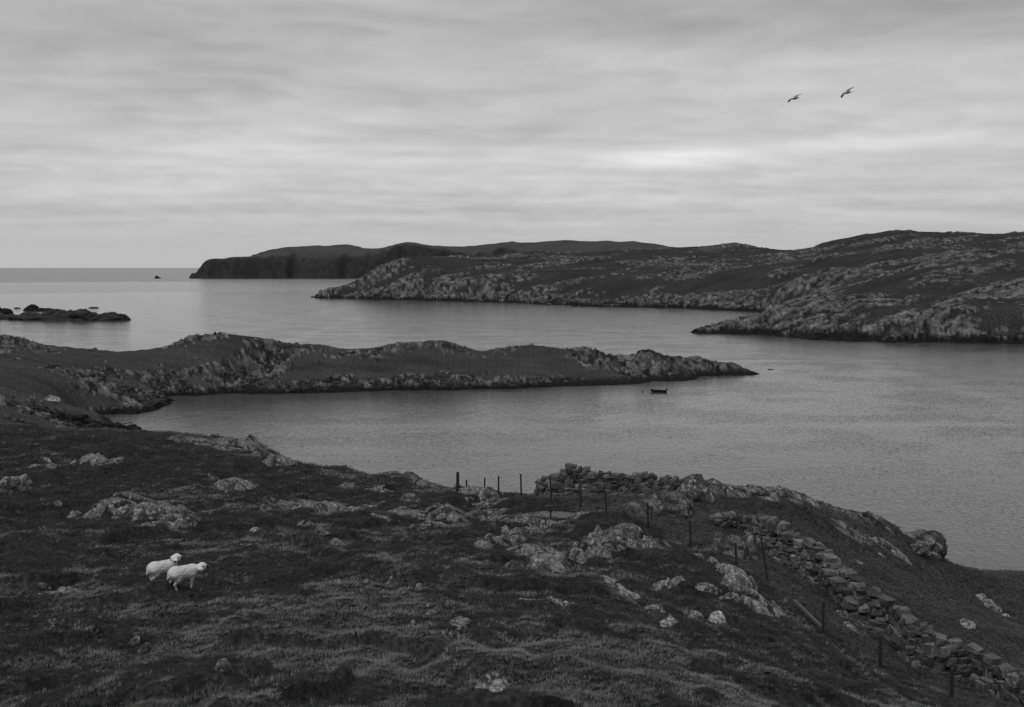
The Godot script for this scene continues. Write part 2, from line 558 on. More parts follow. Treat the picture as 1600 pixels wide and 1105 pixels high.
func fit_fore() -> void:
	var p := points([[-500, 1105, 16], [0, 1105, 15], [400, 1105, 14], [800, 1105, 14.5], [1100, 1105, 17], [1300, 1105, 22], [1450, 1105, 27], [1600, 1105, 30.5], [2000, 1105, 33],
		[290, 918, 27], [-500, 930, 28], [0, 1000, 20.5], [300, 1000, 20.5], [0, 880, 31], [700, 1000, 20.5], [1000, 1000, 23], [1250, 1050, 25], [850, 940, 26.5],
		[0, 760, 46], [200, 800, 41], [-500, 700, 65], [500, 790, 46], [600, 830, 39], [850, 870, 35], [770, 835, 39], [950, 910, 31], [1190, 940, 33], [1150, 905, 35.5]])
	p += points([[0, 662, 80], [71, 667, 79], [157, 681, 75], [226, 682, 73], [315, 687, 69], [400, 690, 68], [466, 727, 61], [510, 735, 59], [605, 742, 57], [652, 744, 56], [710, 767, 51], [794, 771, 50], [870, 775, 50], [1000, 775, 50.5], [1060, 772, 51],
		[1140, 768, 51], [1188, 762, 52.5], [1246, 766, 53], [1279, 784, 53.5], [1329, 800, 54.5], [1391, 814, 55.5], [1424, 838, 56.5], [1487, 874, 58], [1543, 893, 63], [1599, 906, 70], [1700, 930, 80]])
	p += points([[1011, 827, 40], [1078, 858, 38.5], [948, 803, 43], [865, 803, 44], [907, 790, 45], [1148, 888, 36.5], [1590, 1095, 32], [1500, 1060, 33.5], [1400, 1000, 36], [1300, 930, 39], [1200, 870, 42], [1150, 835, 44], [1375, 1041, 32], [1487, 1090, 30],
		[1300, 870, 46], [1400, 920, 45], [1500, 970, 43], [1600, 1040, 40], [1600, 960, 52], [1300, 830, 50], [1200, 800, 48], [1450, 890, 54], [2000, 1000, 55]])
	# under the photographer, then the slopes that fall to the sea behind the skyline
	p += deep([[800, 1, 30.3], [-2000, 4, 29.6], [3600, 4, 28.6], [1600, 12, 23.6], [1600, 22, 20.8], [1350, 12, 24.4], [2200, 12, 23.0], [0, 9, 26.7], [800, 9, 26.8], [400, 5, 28.3], [1200, 5, 28.0]])
	p += deep([[1140, 66, 9], [1246, 67, 7], [1330, 68, 5], [1424, 70, 3], [1500, 74, 2], [1590, 90, 1.2], [1700, 100, 1], [1140, 82, -3], [1300, 84, -4], [1450, 92, -4], [1590, 108, -3], [1000, 66, 9], [1000, 82, -3], [800, 66, 9], [800, 84, -3], [680, 70, 9], [660, 90, -3], [520, 78, 9], [520, 96, -3], [400, 90, 8], [380, 112, -3], [250, 98, 9], [230, 125, -1], [120, 110, 10], [0, 110, 13], [-500, 110, 15], [60, 132, 6.5], [-300, 132, 10]])
	fore.fit(p, 2.0, -112, 112, -134, 4, 2.0)

func fit_pen() -> void:
	var p := points([[0, 524, 250], [26, 529, 250], [50, 538, 250], [105, 543, 255], [147, 548, 260], [181, 551, 265], [231, 546, 268], [268, 539, 270], [302, 526, 270], [336, 522, 270], [375, 526, 270], [420, 533, 272], [487, 541, 272], [547, 547, 275], [584, 547, 275], [618, 538, 278], [686, 534, 280], [715, 539, 282], [741, 547, 284], [794, 545, 288], [826, 539, 290], [855, 542, 290], [910, 544, 292], [939, 549, 293], [984, 556, 294], [1015, 549, 294], [1036, 555, 295], [1083, 560, 297], [1136, 567, 300], [1160, 575, 299]])
	p += points([[0, 600, 195], [100, 600, 210], [200, 600, 228], [300, 600, 245], [200, 570, 250], [300, 560, 258], [100, 570, 235], [0, 560, 225], [400, 585, 258], [400, 557, 264], [500, 575, 262], [500, 597, 254], [600, 575, 265], [600, 594, 257], [700, 580, 266], [700, 560, 273], [800, 592, 260], [800, 570, 272], [900, 580, 274], [900, 560, 285], [1000, 575, 284], [700, 594, 258]])
	p += points([[0, 640, 150], [50, 650, 165], [100, 655, 181], [30, 620, 180], [85, 628, 195], [140, 640, 201], [60, 640, 176], [100, 668, 172], [150, 665, 181], [200, 670, 184], [160, 655, 198], [-200, 520, 250], [-200, 600, 190], [-200, 650, 140], [-300, 560, 300]])
	p += sea_points([[126, 651.6], [218, 654.5], [226, 675], [228, 682], [197, 648], [276, 618], [341, 616], [400, 616], [453, 615.5], [558, 613], [662, 610], [760, 608], [820, 606.5], [879, 604], [957, 602], [1000, 597.5], [1076, 595], [1089, 589], [1130, 587], [1186, 585]])
	p += deep([[180, 203, -0.35], [250, 200, -1.5], [300, 225, -2.5], [245, 176, -2], [300, 170, -4], [400, 236, -4], [450, 200, -5], [700, 200, -6], [600, 240, -4], [800, 243, -4], [960, 250, -4], [1080, 262, -4], [1200, 270, -4], [1230, 296, -4], [1180, 306, -2], [1140, 308, -1], [1083, 312, -2], [1000, 312, -3], [900, 315, -3], [800, 312, -3], [700, 308, -3], [600, 306, -3], [500, 304, -2], [400, 306, -2], [300, 306, -2], [200, 300, -2], [100, 300, -2], [0, 300, -2], [-200, 330, -4], [1000, 345, -8], [500, 345, -8], [0, 345, -8]])
	pen.fit(p, 2.5, -200, 95, -350, -120, 2.5)

func fit_coast() -> void:
	var p := sea_points([[1082, 520], [1142, 523], [1240, 529], [1319, 534], [1450, 536], [1600, 538], [1800, 541], [497, 465.6], [533, 466.4], [578, 468], [620, 469], [705, 471.5], [836, 475.5], [915, 479.5], [1000, 481], [1075, 482.5], [1150, 486]])
	p += points([[1120, 511, 482], [1161, 496, 492], [1195, 490, 497], [1232, 479, 507], [1270, 467, 522], [1337, 455, 542], [1412, 430, 580], [1469, 415, 600], [1544, 396, 630], [1600, 390, 640], [1750, 380, 650], [1180, 518, 470], [1240, 519, 456], [1320, 522, 440], [1450, 524, 430], [1600, 526, 420], [1800, 528, 410],
		[1300, 500, 458], [1400, 500, 444], [1500, 500, 434], [1600, 500, 428], [1400, 470, 500], [1500, 460, 500], [1600, 450, 500], [1500, 430, 560], [1600, 420, 570], [1750, 450, 500], [1300, 450, 650], [1250, 440, 720], [1400, 425, 700], [1500, 402, 720], [1600, 392, 740], [1190, 486, 702], [1230, 478, 690]])
	p += points([[1262, 407, 900], [1300, 400, 900], [1412, 389, 900], [1446, 400, 870], [1337, 420, 850], [1400, 410, 820], [1248, 394, 1200], [1240, 400, 1110], [1292, 379, 1200], [1349, 366, 1200], [1409, 360, 1200], [1469, 366, 1200], [1525, 368, 1200], [1600, 363, 1200], [1800, 360, 1200], [1210, 389, 1250], [1150, 380, 1300], [1094, 385, 1300], [1037, 387, 1350], [1000, 392, 1330], [1500, 385, 1000], [1600, 380, 1000]])
	p += points([[507, 454, 1032], [531, 457, 1030], [554, 447, 1045], [575, 428, 1060], [599, 413, 1080], [626, 402, 1100], [666, 402, 1120], [713, 403, 1150], [757, 407, 1180], [784, 398, 1230], [823, 393, 1250], [889, 395, 1250], [950, 393, 1280], [650, 440, 1000], [750, 440, 970], [850, 440, 950], [950, 440, 900], [1050, 440, 880], [1150, 440, 850], [800, 415, 1090], [900, 415, 1090], [1000, 410, 1100], [1100, 410, 1080], [1200, 415, 1000], [1200, 450, 800], [1100, 465, 780], [700, 420, 1050],
		[578, 457, 1010], [650, 458, 985], [750, 460, 955], [850, 463, 905], [950, 466, 850], [1050, 469, 805]])
	p += deep([[1130, 545, -2], [1160, 590, -2], [1180, 640, -1], [1100, 520, -3], [1060, 470, -8], [1150, 440, -8], [1300, 400, -8], [1600, 385, -8], [1800, 380, -8], [1050, 600, -10], [1000, 680, -8], [800, 800, -8], [600, 900, -8], [480, 980, -8], [470, 1060, -8], [530, 1120, -8], [560, 1250, -6], [640, 1330, 10], [760, 1450, 25], [900, 1500, 36], [1050, 1600, 45], [1250, 1600, 50], [1500, 1600, 60], [1800, 1600, 60], [520, 1500, -10], [1247, 1300, 46], [1250, 1400, 44], [1215, 1350, 48], [1270, 1290, 49], [1240, 1500, 44]])
	coast.fit(p, 7.0, -330, 1130, -1720, -370, 9.0)

func fit_head() -> void:
	var p := deep([[296, 2845, 0], [310, 2850, 0], [335, 2855, 0], [365, 2858, 0], [400, 2862, 0], [430, 2858, 0], [460, 2860, 0], [500, 2862, 0], [540, 2865, 0], [575, 2865, 0], [620, 2865, 0], [700, 2865, 0]])
	p += points([[306, 426, 2868], [315, 412, 2885], [334, 407, 2890], [368, 405, 2895], [394, 405, 2900], [381, 409, 2960], [418, 409, 2895], [439, 405, 2895], [457, 406, 2895], [468, 413, 2900], [502, 411, 2900], [541, 405, 2910], [578, 395, 2960], [407, 396, 3100], [444, 387, 3150], [497, 383.5, 3200], [512, 387, 3200], [525, 385, 3200], [552, 383, 3200], [578, 392, 3130], [470, 395, 3050], [560, 420, 2890], [600, 392, 2930]])
	p += points([[620, 391, 2900], [639, 388, 2900], [687, 395, 2900], [713, 402, 2900], [745, 405, 2900], [768, 399, 2900], [779, 386, 2920], [794, 387, 2920], [815, 392, 2950], [679, 384, 3700], [705, 386, 3700], [729, 386.5, 3700], [763, 382, 3600], [802, 377, 3500], [815, 380, 3500], [850, 377, 3450], [891, 374.5, 3400], [923, 378, 3400], [949, 376, 3400], [967, 378.5, 3400], [991, 377, 3400], [1020, 381, 3400], [1050, 386, 3400], [1100, 392, 3400], [850, 393, 3050], [1000, 392, 3100]])
	p += deep([[250, 2800, -40], [285, 2870, -30], [290, 2950, -30], [300, 3100, -40], [360, 3200, -20], [400, 3400, -20], [500, 3600, -20], [600, 4000, -20], [400, 2770, -50], [600, 2770, -50], [300, 2770, -50], [800, 2770, -40], [1000, 2770, -40], [500, 2775, -50], [700, 2770, -50], [800, 4100, 20], [1100, 4100, 20], [600, 3300, 36], [560, 3450, 30], [640, 3250, 45], [700, 3250, 45], [760, 3250, 50], [730, 3050, 46]])
	head.fit(p, 9.0, -1260, 800, -4260, -2700, 14.0)

func build_land() -> void:
	fit_fore()
	var posts := [[1700, 1180], [1487, 1090], [1375, 1040], [1284, 988], [1200, 915], [1148, 888], [1079, 858], [1011, 827], [947, 803], [907, 790], [860, 780]]
	var fx := PackedFloat32Array()
	var fz := PackedFloat32Array()
	for q in posts:
		var w := hit(q[0], q[1])
		if w.is_finite() and (fz.is_empty() or w.z < fz[fz.size() - 1] - 0.05):
			fx.append(w.x)
			fz.append(w.z)
	fence_x = fx
	fence_z = fz
	pool = at(866, 804, 43.6)
	pool_ready = true
	fit_pen()
	fit_coast()
	fit_head()
	var o := mesh_node("hillside", ground_sheet(fore_y, fore_color, grow(70.0, 132.0, 0.012, 0.5, grow(13.0, 70.0, 0.0046, 0.06, grow(1.5, 13.0, 0.0, 0.4))), spread(-0.78, 0.78, 0.0029), 8.0, -1.0), m_ground, Vector3.ZERO)
	tag(o, "dark heather and grass hillside falling to the bay", "", "", "structure")
	# the ground the photographer stands on, behind the eye
	o = mesh_node("peninsula", ground_sheet(pen_y, pen_color, grow(126.0, 346.0, 0.0042, 0.5), spread(-0.72, 0.31, 0.00115), 0.0, -1.5), m_mid, Vector3.ZERO)
	tag(o, "low grassy peninsula with rocky shore across the bay", "", "", "structure")
	o = mesh_node("coast_hills", ground_sheet(coast_y, coast_color, grow(388.0, 1500.0, 0.0048, 0.5), spread(-0.22, 0.66, 0.001), 0.0, -3.0), m_far, Vector3.ZERO)
	tag(o, "rocky hills along the far shore of the inlet", "", "", "structure")
	o = mesh_node("headland", ground_sheet(head_y, head_color, grow(2780.0, 4200.0, 0.0026, 0.5), spread(-0.40, 0.30, 0.0013), 0.0, -12.0), m_far, Vector3.ZERO)
	tag(o, "distant smooth headland with dark sea cliffs", "", "", "structure")
	# the sea, rings that grow towards the horizon
	var v := PackedVector3Array()
	var uv := PackedVector2Array()
	var nrm := PackedVector3Array()
	var ix := PackedInt32Array()
	var rings := grow(4.0, 60000.0, 0.35, 1.0, PackedFloat32Array([0.0]))
	for r in rings:
		for k in 49:
			var a := TAU * k / 48.0
			v.append(Vector3(cos(a) * r, 0, sin(a) * r - 150.0))
			uv.append(Vector2(v[-1].x / 215.0, v[-1].z / 135.0))
			nrm.append(Vector3.UP)
	var middle := PackedInt32Array()
	var outer := PackedInt32Array()
	for i in rings.size() - 1:
		for k in 48:
			var q := i * 49 + k
			var six := [q, q + 49, q + 1, q + 1, q + 49, q + 50]
			if rings[i] < 900.0: ix.append_array(six)
			elif rings[i] < 2000.0: middle.append_array(six)
			else: outer.append_array(six)
	var arr := []
	arr.resize(Mesh.ARRAY_MAX)
	arr[Mesh.ARRAY_VERTEX] = v
	arr[Mesh.ARRAY_NORMAL] = nrm
	arr[Mesh.ARRAY_TEX_UV] = uv
	arr[Mesh.ARRAY_INDEX] = ix
	var m := ArrayMesh.new()
	m.add_surface_from_arrays(Mesh.PRIMITIVE_TRIANGLES, arr)
	m.surface_set_material(0, m_water)
	arr[Mesh.ARRAY_INDEX] = middle
	m.add_surface_from_arrays(Mesh.PRIMITIVE_TRIANGLES, arr)
	m.surface_set_material(1, m_fetch)
	arr[Mesh.ARRAY_INDEX] = outer
	m.add_surface_from_arrays(Mesh.PRIMITIVE_TRIANGLES, arr)
	m.surface_set_material(2, m_open)
	tag(mesh_node("sea", m, null, Vector3.ZERO), "calm rippled grey sea filling the inlet to the horizon", "", "", "structure")

# ------------------------------------------------------------------ rocks
var n_r1 := noise_of(1.0, 81, 3, FastNoiseLite.TYPE_SIMPLEX, true)
var n_r2 := noise_of(1.0, 82, 3)
var n_r3 := noise_of(1.0, 83, 2)
var c_crack := cells_of(1.0, 84, FastNoiseLite.RETURN_DISTANCE2_SUB)

class Shape:
	var v := PackedVector3Array()
	var c := PackedColorArray()
	var ix := PackedInt32Array()
	var n := PackedVector3Array()

	func finish() -> void:
		n.resize(v.size())
		n.fill(Vector3.ZERO)
		for k in range(0, ix.size(), 3):
			var a := ix[k]
			var b := ix[k + 1]
			var d := ix[k + 2]
			var m := (v[d] - v[a]).cross(v[b] - v[a])
			n[a] += m
			n[b] += m
			n[d] += m
		for k in n.size(): n[k] = n[k].normalized() if n[k].length_squared() > 0.0 else Vector3.UP

	func tube(path: Array, radii: Array, sides: int, col: Color, flat := Vector2.ONE) -> void:
		var first := v.size()
		for i in path.size():
			var t: Vector3 = (path[mini(i + 1, path.size() - 1)] - path[maxi(i - 1, 0)]).normalized()
			var u := t.cross(Vector3.FORWARD if absf(t.z) < 0.9 else Vector3.RIGHT).normalized()
			var w := t.cross(u)
			for s in sides:
				var a := TAU * s / sides
				v.append(path[i] + (u * cos(a) * flat.x + w * sin(a) * flat.y) * radii[i])
				c.append(col)
		for i in path.size() - 1:
			for s in sides:
				var a := first + i * sides + s
				var b := first + i * sides + (s + 1) % sides
				ix.append_array([a, b, a + sides, b, b + sides, a + sides])
		for end in [0, path.size() - 1]:
			var mid := v.size()
			v.append(path[end])
			c.append(col)
			for s in sides:
				var a: int = first + end * sides + s
				var b: int = first + end * sides + (s + 1) % sides
				if end == 0: ix.append_array([mid, b, a])
				else: ix.append_array([mid, a, b])

	func box(centre: Vector3, half: Vector3, turn: Basis, col: Color) -> void:
		for f in 6:
			var ax := Vector3.ZERO
			ax[f / 2] = 1.0 if f % 2 == 0 else -1.0
			var u := Vector3(ax.y, ax.z, ax.x)
			var w := ax.cross(u)
			var k := v.size()
			for q in [[-1, -1], [1, -1], [1, 1], [-1, 1]]:
				v.append(centre + turn * ((ax + u * q[0] + w * q[1]) * half))
				c.append(col)
			ix.append_array([k, k + 2, k + 1, k, k + 3, k + 2])

func shape_node(called: String, s: Shape, mat: Material, at: Vector3, parent: Node = self) -> MeshInstance3D:
	s.finish()
	return mesh_node(called, solid(s.v, s.n, s.c, s.ix), mat, at, parent)

func lobe(s: Shape, mid: Vector3, r: Vector3, turn: Basis, seed_: int, nu: int, nv: int, tone: float, planes := 9, rough := 1.0, low := 0.66, world := Vector3.ZERO, lichen := 0.5) -> void:
	var g := RandomNumberGenerator.new()
	g.seed = seed_
	var pn := []
	if planes < 0:                       # a squared block with a few broken corners
		for ax in [Vector3.RIGHT, Vector3.LEFT, Vector3.UP, Vector3.DOWN, Vector3.BACK, Vector3.FORWARD]:
			pn.append([(ax + Vector3(g.randf_range(-1, 1), g.randf_range(-1, 1), g.randf_range(-1, 1)) * 0.22).normalized(), g.randf_range(0.66, 0.82)])
	for k in absi(planes):
		var q := Vector3(g.randf_range(-1, 1), g.randf_range(-0.25, 1.0), g.randf_range(-1, 1)).normalized()
		if planes < 0:
			pn.append([q, g.randf_range(0.78, 0.98)])
			continue
		pn.append([q, g.randf_range(0.55, 0.90)])
	var first := s.v.size()
	var size := minf(minf(r.x, r.z), r.y * 2.0)
	var strata := Vector3(g.randf_range(-0.5, 0.5), 1.0, g.randf_range(-0.3, 0.6)).normalized()
	var off := Vector3(g.randf_range(-50, 50), g.randf_range(-50, 50), g.randf_range(-50, 50))
	for j in nv + 1:
		var th := low * PI * j / nv
		for i in nu:
			var ph := TAU * (i + 0.5 * (j % 2)) / nu
			var d := Vector3(sin(th) * cos(ph), cos(th), sin(th) * sin(ph))
			var acc := 1.0
			for q in pn:
				var t: float = d.dot(q[0])
				if t > 0.1: acc += pow(t / q[1], 26.0)
			var rad := pow(acc, -1.0 / 26.0)
			var p := Vector3(d.x * r.x, d.y * r.y, d.z * r.z) * rad
			var out := Vector3(d.x / r.x, d.y / r.y, d.z / r.z).normalized()
			var q := p + off
			var k := 1.3 / size
			var lay := n_r2.get_noise_3d(q.dot(strata) * 3.2 * k + 7.0, q.x * 0.5 * k, q.z * 0.5 * k)
			var crack := c_crack.get_noise_3d(q.x * 0.8 * k, q.y * 0.8 * k, q.z * 0.8 * k)       # near -1 along the joints
			var joint := smoothstep(-0.80, -0.97, crack)
			var dis := size * rough * (0.07 * n_r1.get_noise_3d(q.x * 0.8 * k, q.y * 0.8 * k, q.z * 0.8 * k) + 0.05 * lay + 0.05 * smoothstep(-0.1, 0.1, lay) - 0.06 * joint) + 0.03 * rough * n_r2.get_noise_3d(q.x * 5.0, q.y * 5.0, q.z * 5.0)
			p = mid + turn * (p + out * dis)
			s.v.append(p)
			var w := p + world
			var patch := n_r3.get_noise_3d(w.x * 0.9, w.y * 1.6, w.z * 0.9)
			var spot := n_r2.get_noise_3d(w.x * 3.0, w.y * 3.0, w.z * 3.0)
			var v := tone * (1.0 + 0.35 * spot + 0.30 * patch + 0.35 * lay)
			v = lerpf(v, 0.045, 0.85 * joint * smoothstep(0.5, 0.1, size * 0.0 + 0.2))
			v = lerpf(v, maxf(0.62, tone * 1.5), smoothstep(0.62 - 0.5 * lichen, 0.74 - 0.5 * lichen, spot * 0.7 + 0.6 * patch))
			v = lerpf(v, 0.08, 0.8 * smoothstep(0.2, 0.5, -lay * 0.6 - patch * 0.7))
			s.c.append(grey(clampf(v, 0.03, 0.80)))
	for j in nv:
		for i in nu:
			var a := first + j * nu + i
			var b := first + j * nu + (i + 1) % nu
			if j % 2 == 0: s.ix.append_array([a, a + nu, b, b, a + nu, b + nu])
			else: s.ix.append_array([a, a + nu, b + nu, a, b + nu, b])

var c_val := cells_of(1.0, 85, FastNoiseLite.RETURN_CELL_VALUE)
var c_joint := cells_of(1.0, 85, FastNoiseLite.RETURN_DISTANCE2_SUB)

func set_mask(w: Vector3, low := true) -> void:
	var cx := int((w.x + 60.0) / 0.2)
	var cz := int(-w.z / 0.2)
	if cx > 1 and cz > 3 and cx < MASK_W - 2 and cz < MASK_W - 2:
		mask[cz * MASK_W + cx] = 1
		if low: mask[(cz - 1) * MASK_W + cx] = 1
		if low and w.z > -24.0:
			mask[(cz - 2) * MASK_W + cx] = 1
			mask[(cz - 3) * MASK_W + cx] = 1

# rough outlines: [column, foot row, width, height, depth share, tilt] each, turned into metres on the hillside
func footings(lobes: Array, small := false) -> Array:
	var out := []
	for q in lobes:
		var foot := hit(q[0], q[1])
		var k := 1.0
		while not foot.is_finite() and k < 40.0:
			foot = hit(q[0], q[1] + k)
			k += 1.0
		if not foot.is_finite(): continue
		var m := -foot.z / FOCAL
		var rx: float = q[2] * m * 0.62
		var rz: float = rx * q[4] * 1.7
		var lift := 0.0
		for t in 12:
			var back := Vector3(foot.x, fore_y(foot.x, foot.z - 2.0 * rz), foot.z - 2.0 * rz)
			lift = q[1] - seen_row(back)
			if lift > 0.86 * q[3]: rz *= 0.85
			else: break
		var hy: float = maxf((q[3] - 0.62 * maxf(lift, 0.0)) * m * 0.78, 0.08)
		out.append({"mid": Vector3(foot.x, fore_y(foot.x, foot.z - rz * 0.85), foot.z - rz * 0.85), "rx": rx, "rz": rz, "hy": hy, "tilt": deg_to_rad(q[5]), "px": q[2], "seed": int(q[0])})
		if small: out[-1].hy = out[-1].hy * 1.15 + (0.10 if q[3] > 7.5 else 0.03)
	return out

func outcrop(called: String, label: String, tone: float, lobes: Array, category := "rock", group := "", lichen := 0.5, planes := 11) -> void:
	tone *= 1.75
	var feet := footings(lobes, called == "stone" or called == "boulder")
	if feet.is_empty(): return
	var origin: Vector3 = feet[0].mid
	if called == "boulder" or called == "stone" and feet.size() > 1:
		var made := []
		for f in feet:
			var s := Shape.new()
			var fall: float = (fore_y(f.mid.x, f.mid.z - f.rz) - fore_y(f.mid.x, f.mid.z + f.rz)) / (2.0 * f.rz)
			var turn := Basis(Vector3.BACK, f.tilt) * Basis(Vector3.RIGHT, atan(fall) * 0.7)
			var nu := int(clampf(f.px * 0.95, 20, 120))
			lobe(s, f.mid - Vector3(0, 0.30 * f.hy, 0) - origin, Vector3(f.rx * 1.06, f.hy * 1.52, f.rz * 1.0), turn, hash(label) + f.seed, nu, int(clampf(nu * 0.45, 9, 46)), tone, planes, 0.65, 0.66, origin, lichen)
			for v in s.v:
				if v.y + origin.y > fore_y(v.x + origin.x, v.z + origin.z) + 0.02: set_mask(v + origin)
			made.append(s)
		if made.size() == 1: tag(shape_node(called, made[0], m_rock, origin), label, category, group)
		else:
			var root := thing(called, origin, label, category, group)
			for q in made: shape_node("stone" if called == "stone" else "rock", q, m_rock, Vector3.ZERO, root)
		return
	# bedrock: a jointed, layered sheet of stone that breaks out of the turf
	var lo := Vector2(1e9, 1e9)
	var hi := Vector2(-1e9, -1e9)
	var tall := 0.0
	for f in feet:
		lo = lo.min(Vector2(f.mid.x - f.rx * 1.3, f.mid.z - f.rz * 1.3))
		hi = hi.max(Vector2(f.mid.x + f.rx * 1.3, f.mid.z + f.rz * 1.3))
		tall = maxf(tall, f.hy)
	var step := clampf(-origin.z * 0.0010, 0.018, 0.06)
	step = maxf(step, maxf(hi.x - lo.x, hi.y - lo.y) / 230.0)
	var nx := int((hi.x - lo.x) / step) + 2
	var nz := int((hi.y - lo.y) / step) + 2
	var block := clampf(tall * 2.6, 0.3, 1.5)
	var g := RandomNumberGenerator.new()
	g.seed = hash(label)
	var face := g.randf_range(-0.6, 0.6)
	var s := Shape.new()
	var raise := PackedFloat32Array()
	for iz in nz:
		var z := lo.y + iz * step
		for ix in nx:
			var x := lo.x + ix * step
			var e_n := n_r3.get_noise_2d(x * 0.8 / block, z * 0.8 / block)
			var best := -9.0
			var hb := tall
			for f in feet:
				var du: float = (x - f.mid.x) / f.rx
				var dv: float = (z - f.mid.z) / f.rz
				var e := sqrt(du * du + dv * dv) * (1.0 + 0.30 * e_n)
				var p: float = f.hy * (0.92 - 1.0 * pow(e, 2.8)) + tan(f.tilt) * (x - f.mid.x) * 0.55 * (1.0 if e < 1.0 else 1.0 / e)
				if p > best:
					best = p
					hb = f.hy
			var lay := 0.0
			var joint := 0.0
			var fine := n_r2.get_noise_2d(x * 4.0, z * 4.0)
			if best > -0.6 * hb:
				var wx := x + 0.30 * block * n_r3.get_noise_2d(x * 0.9 / block + 40.0, z * 0.9 / block)
				var bx := (wx * cos(face) + z * sin(face)) / block * 0.62
				var bz := (z * cos(face) - wx * sin(face)) / block * 1.15
				lay = n_r2.get_noise_2d(bx * 0.7, bz * 2.2)
				joint = smoothstep(-0.80, -0.96, c_joint.get_noise_2d(bx, bz))
				var grip := smoothstep(-0.3 * hb, 0.4 * hb, best)
				var cv := c_val.get_noise_2d(bx, bz)
				var ribs := n_r1.get_noise_2d(bx * 1.1, bz * 4.0)
				best += grip * (hb * (0.20 * cv + 0.20 * sin(cv * 53.0) * sin(bx * 2.2) + 0.20 * cos(cv * 37.0) * sin(bz * 2.2) + 0.05 * ribs) - (0.04 + 0.16 * hb) * joint) + 0.05 * fine + 0.03 * n_r2.get_noise_2d(x * 9.0, z * 9.0)
				lay = 0.5 * lay + 0.5 * ribs * 0.6 + 0.3 * cv
			raise.append(best)
			var y := fore_y(x, z) + clampf(best, -0.35, 9.0) - 0.03
			if best > 0.05: set_mask(Vector3(x, y, z), called == "stone")
			s.v.append(Vector3(x, y, z) - origin)
			var patch := n_r3.get_noise_2d(x * 1.3, z * 1.3 + y)
			var spot := n_r2.get_noise_2d(x * 3.4 + y * 2.0, z * 3.4)
			var v := tone * (1.0 + 0.40 * spot + 0.30 * patch + 0.40 * lay)
			v = lerpf(v, 0.04, 0.8 * joint)
			v = lerpf(v, maxf(0.62, tone * 1.5), smoothstep(0.62 - 0.5 * lichen, 0.76 - 0.5 * lichen, spot * 0.7 + 0.6 * patch))
			v = lerpf(v, 0.07, 0.8 * smoothstep(0.22, 0.5, -lay * 0.6 - patch * 0.7))
			s.c.append(grey(clampf(v, 0.03, 0.80)))
	for iz in nz - 1:
		for ix in nx - 1:
			var a := iz * nx + ix
			if maxf(maxf(raise[a], raise[a + 1]), maxf(raise[a + nx], raise[a + nx + 1])) < -0.10: continue
			s.ix.append_array([a, a + 1, a + nx, a + 1, a + nx + 1, a + nx])
	if s.ix.is_empty(): return
	tag(shape_node(called, s, m_rock, origin), label, category, group)

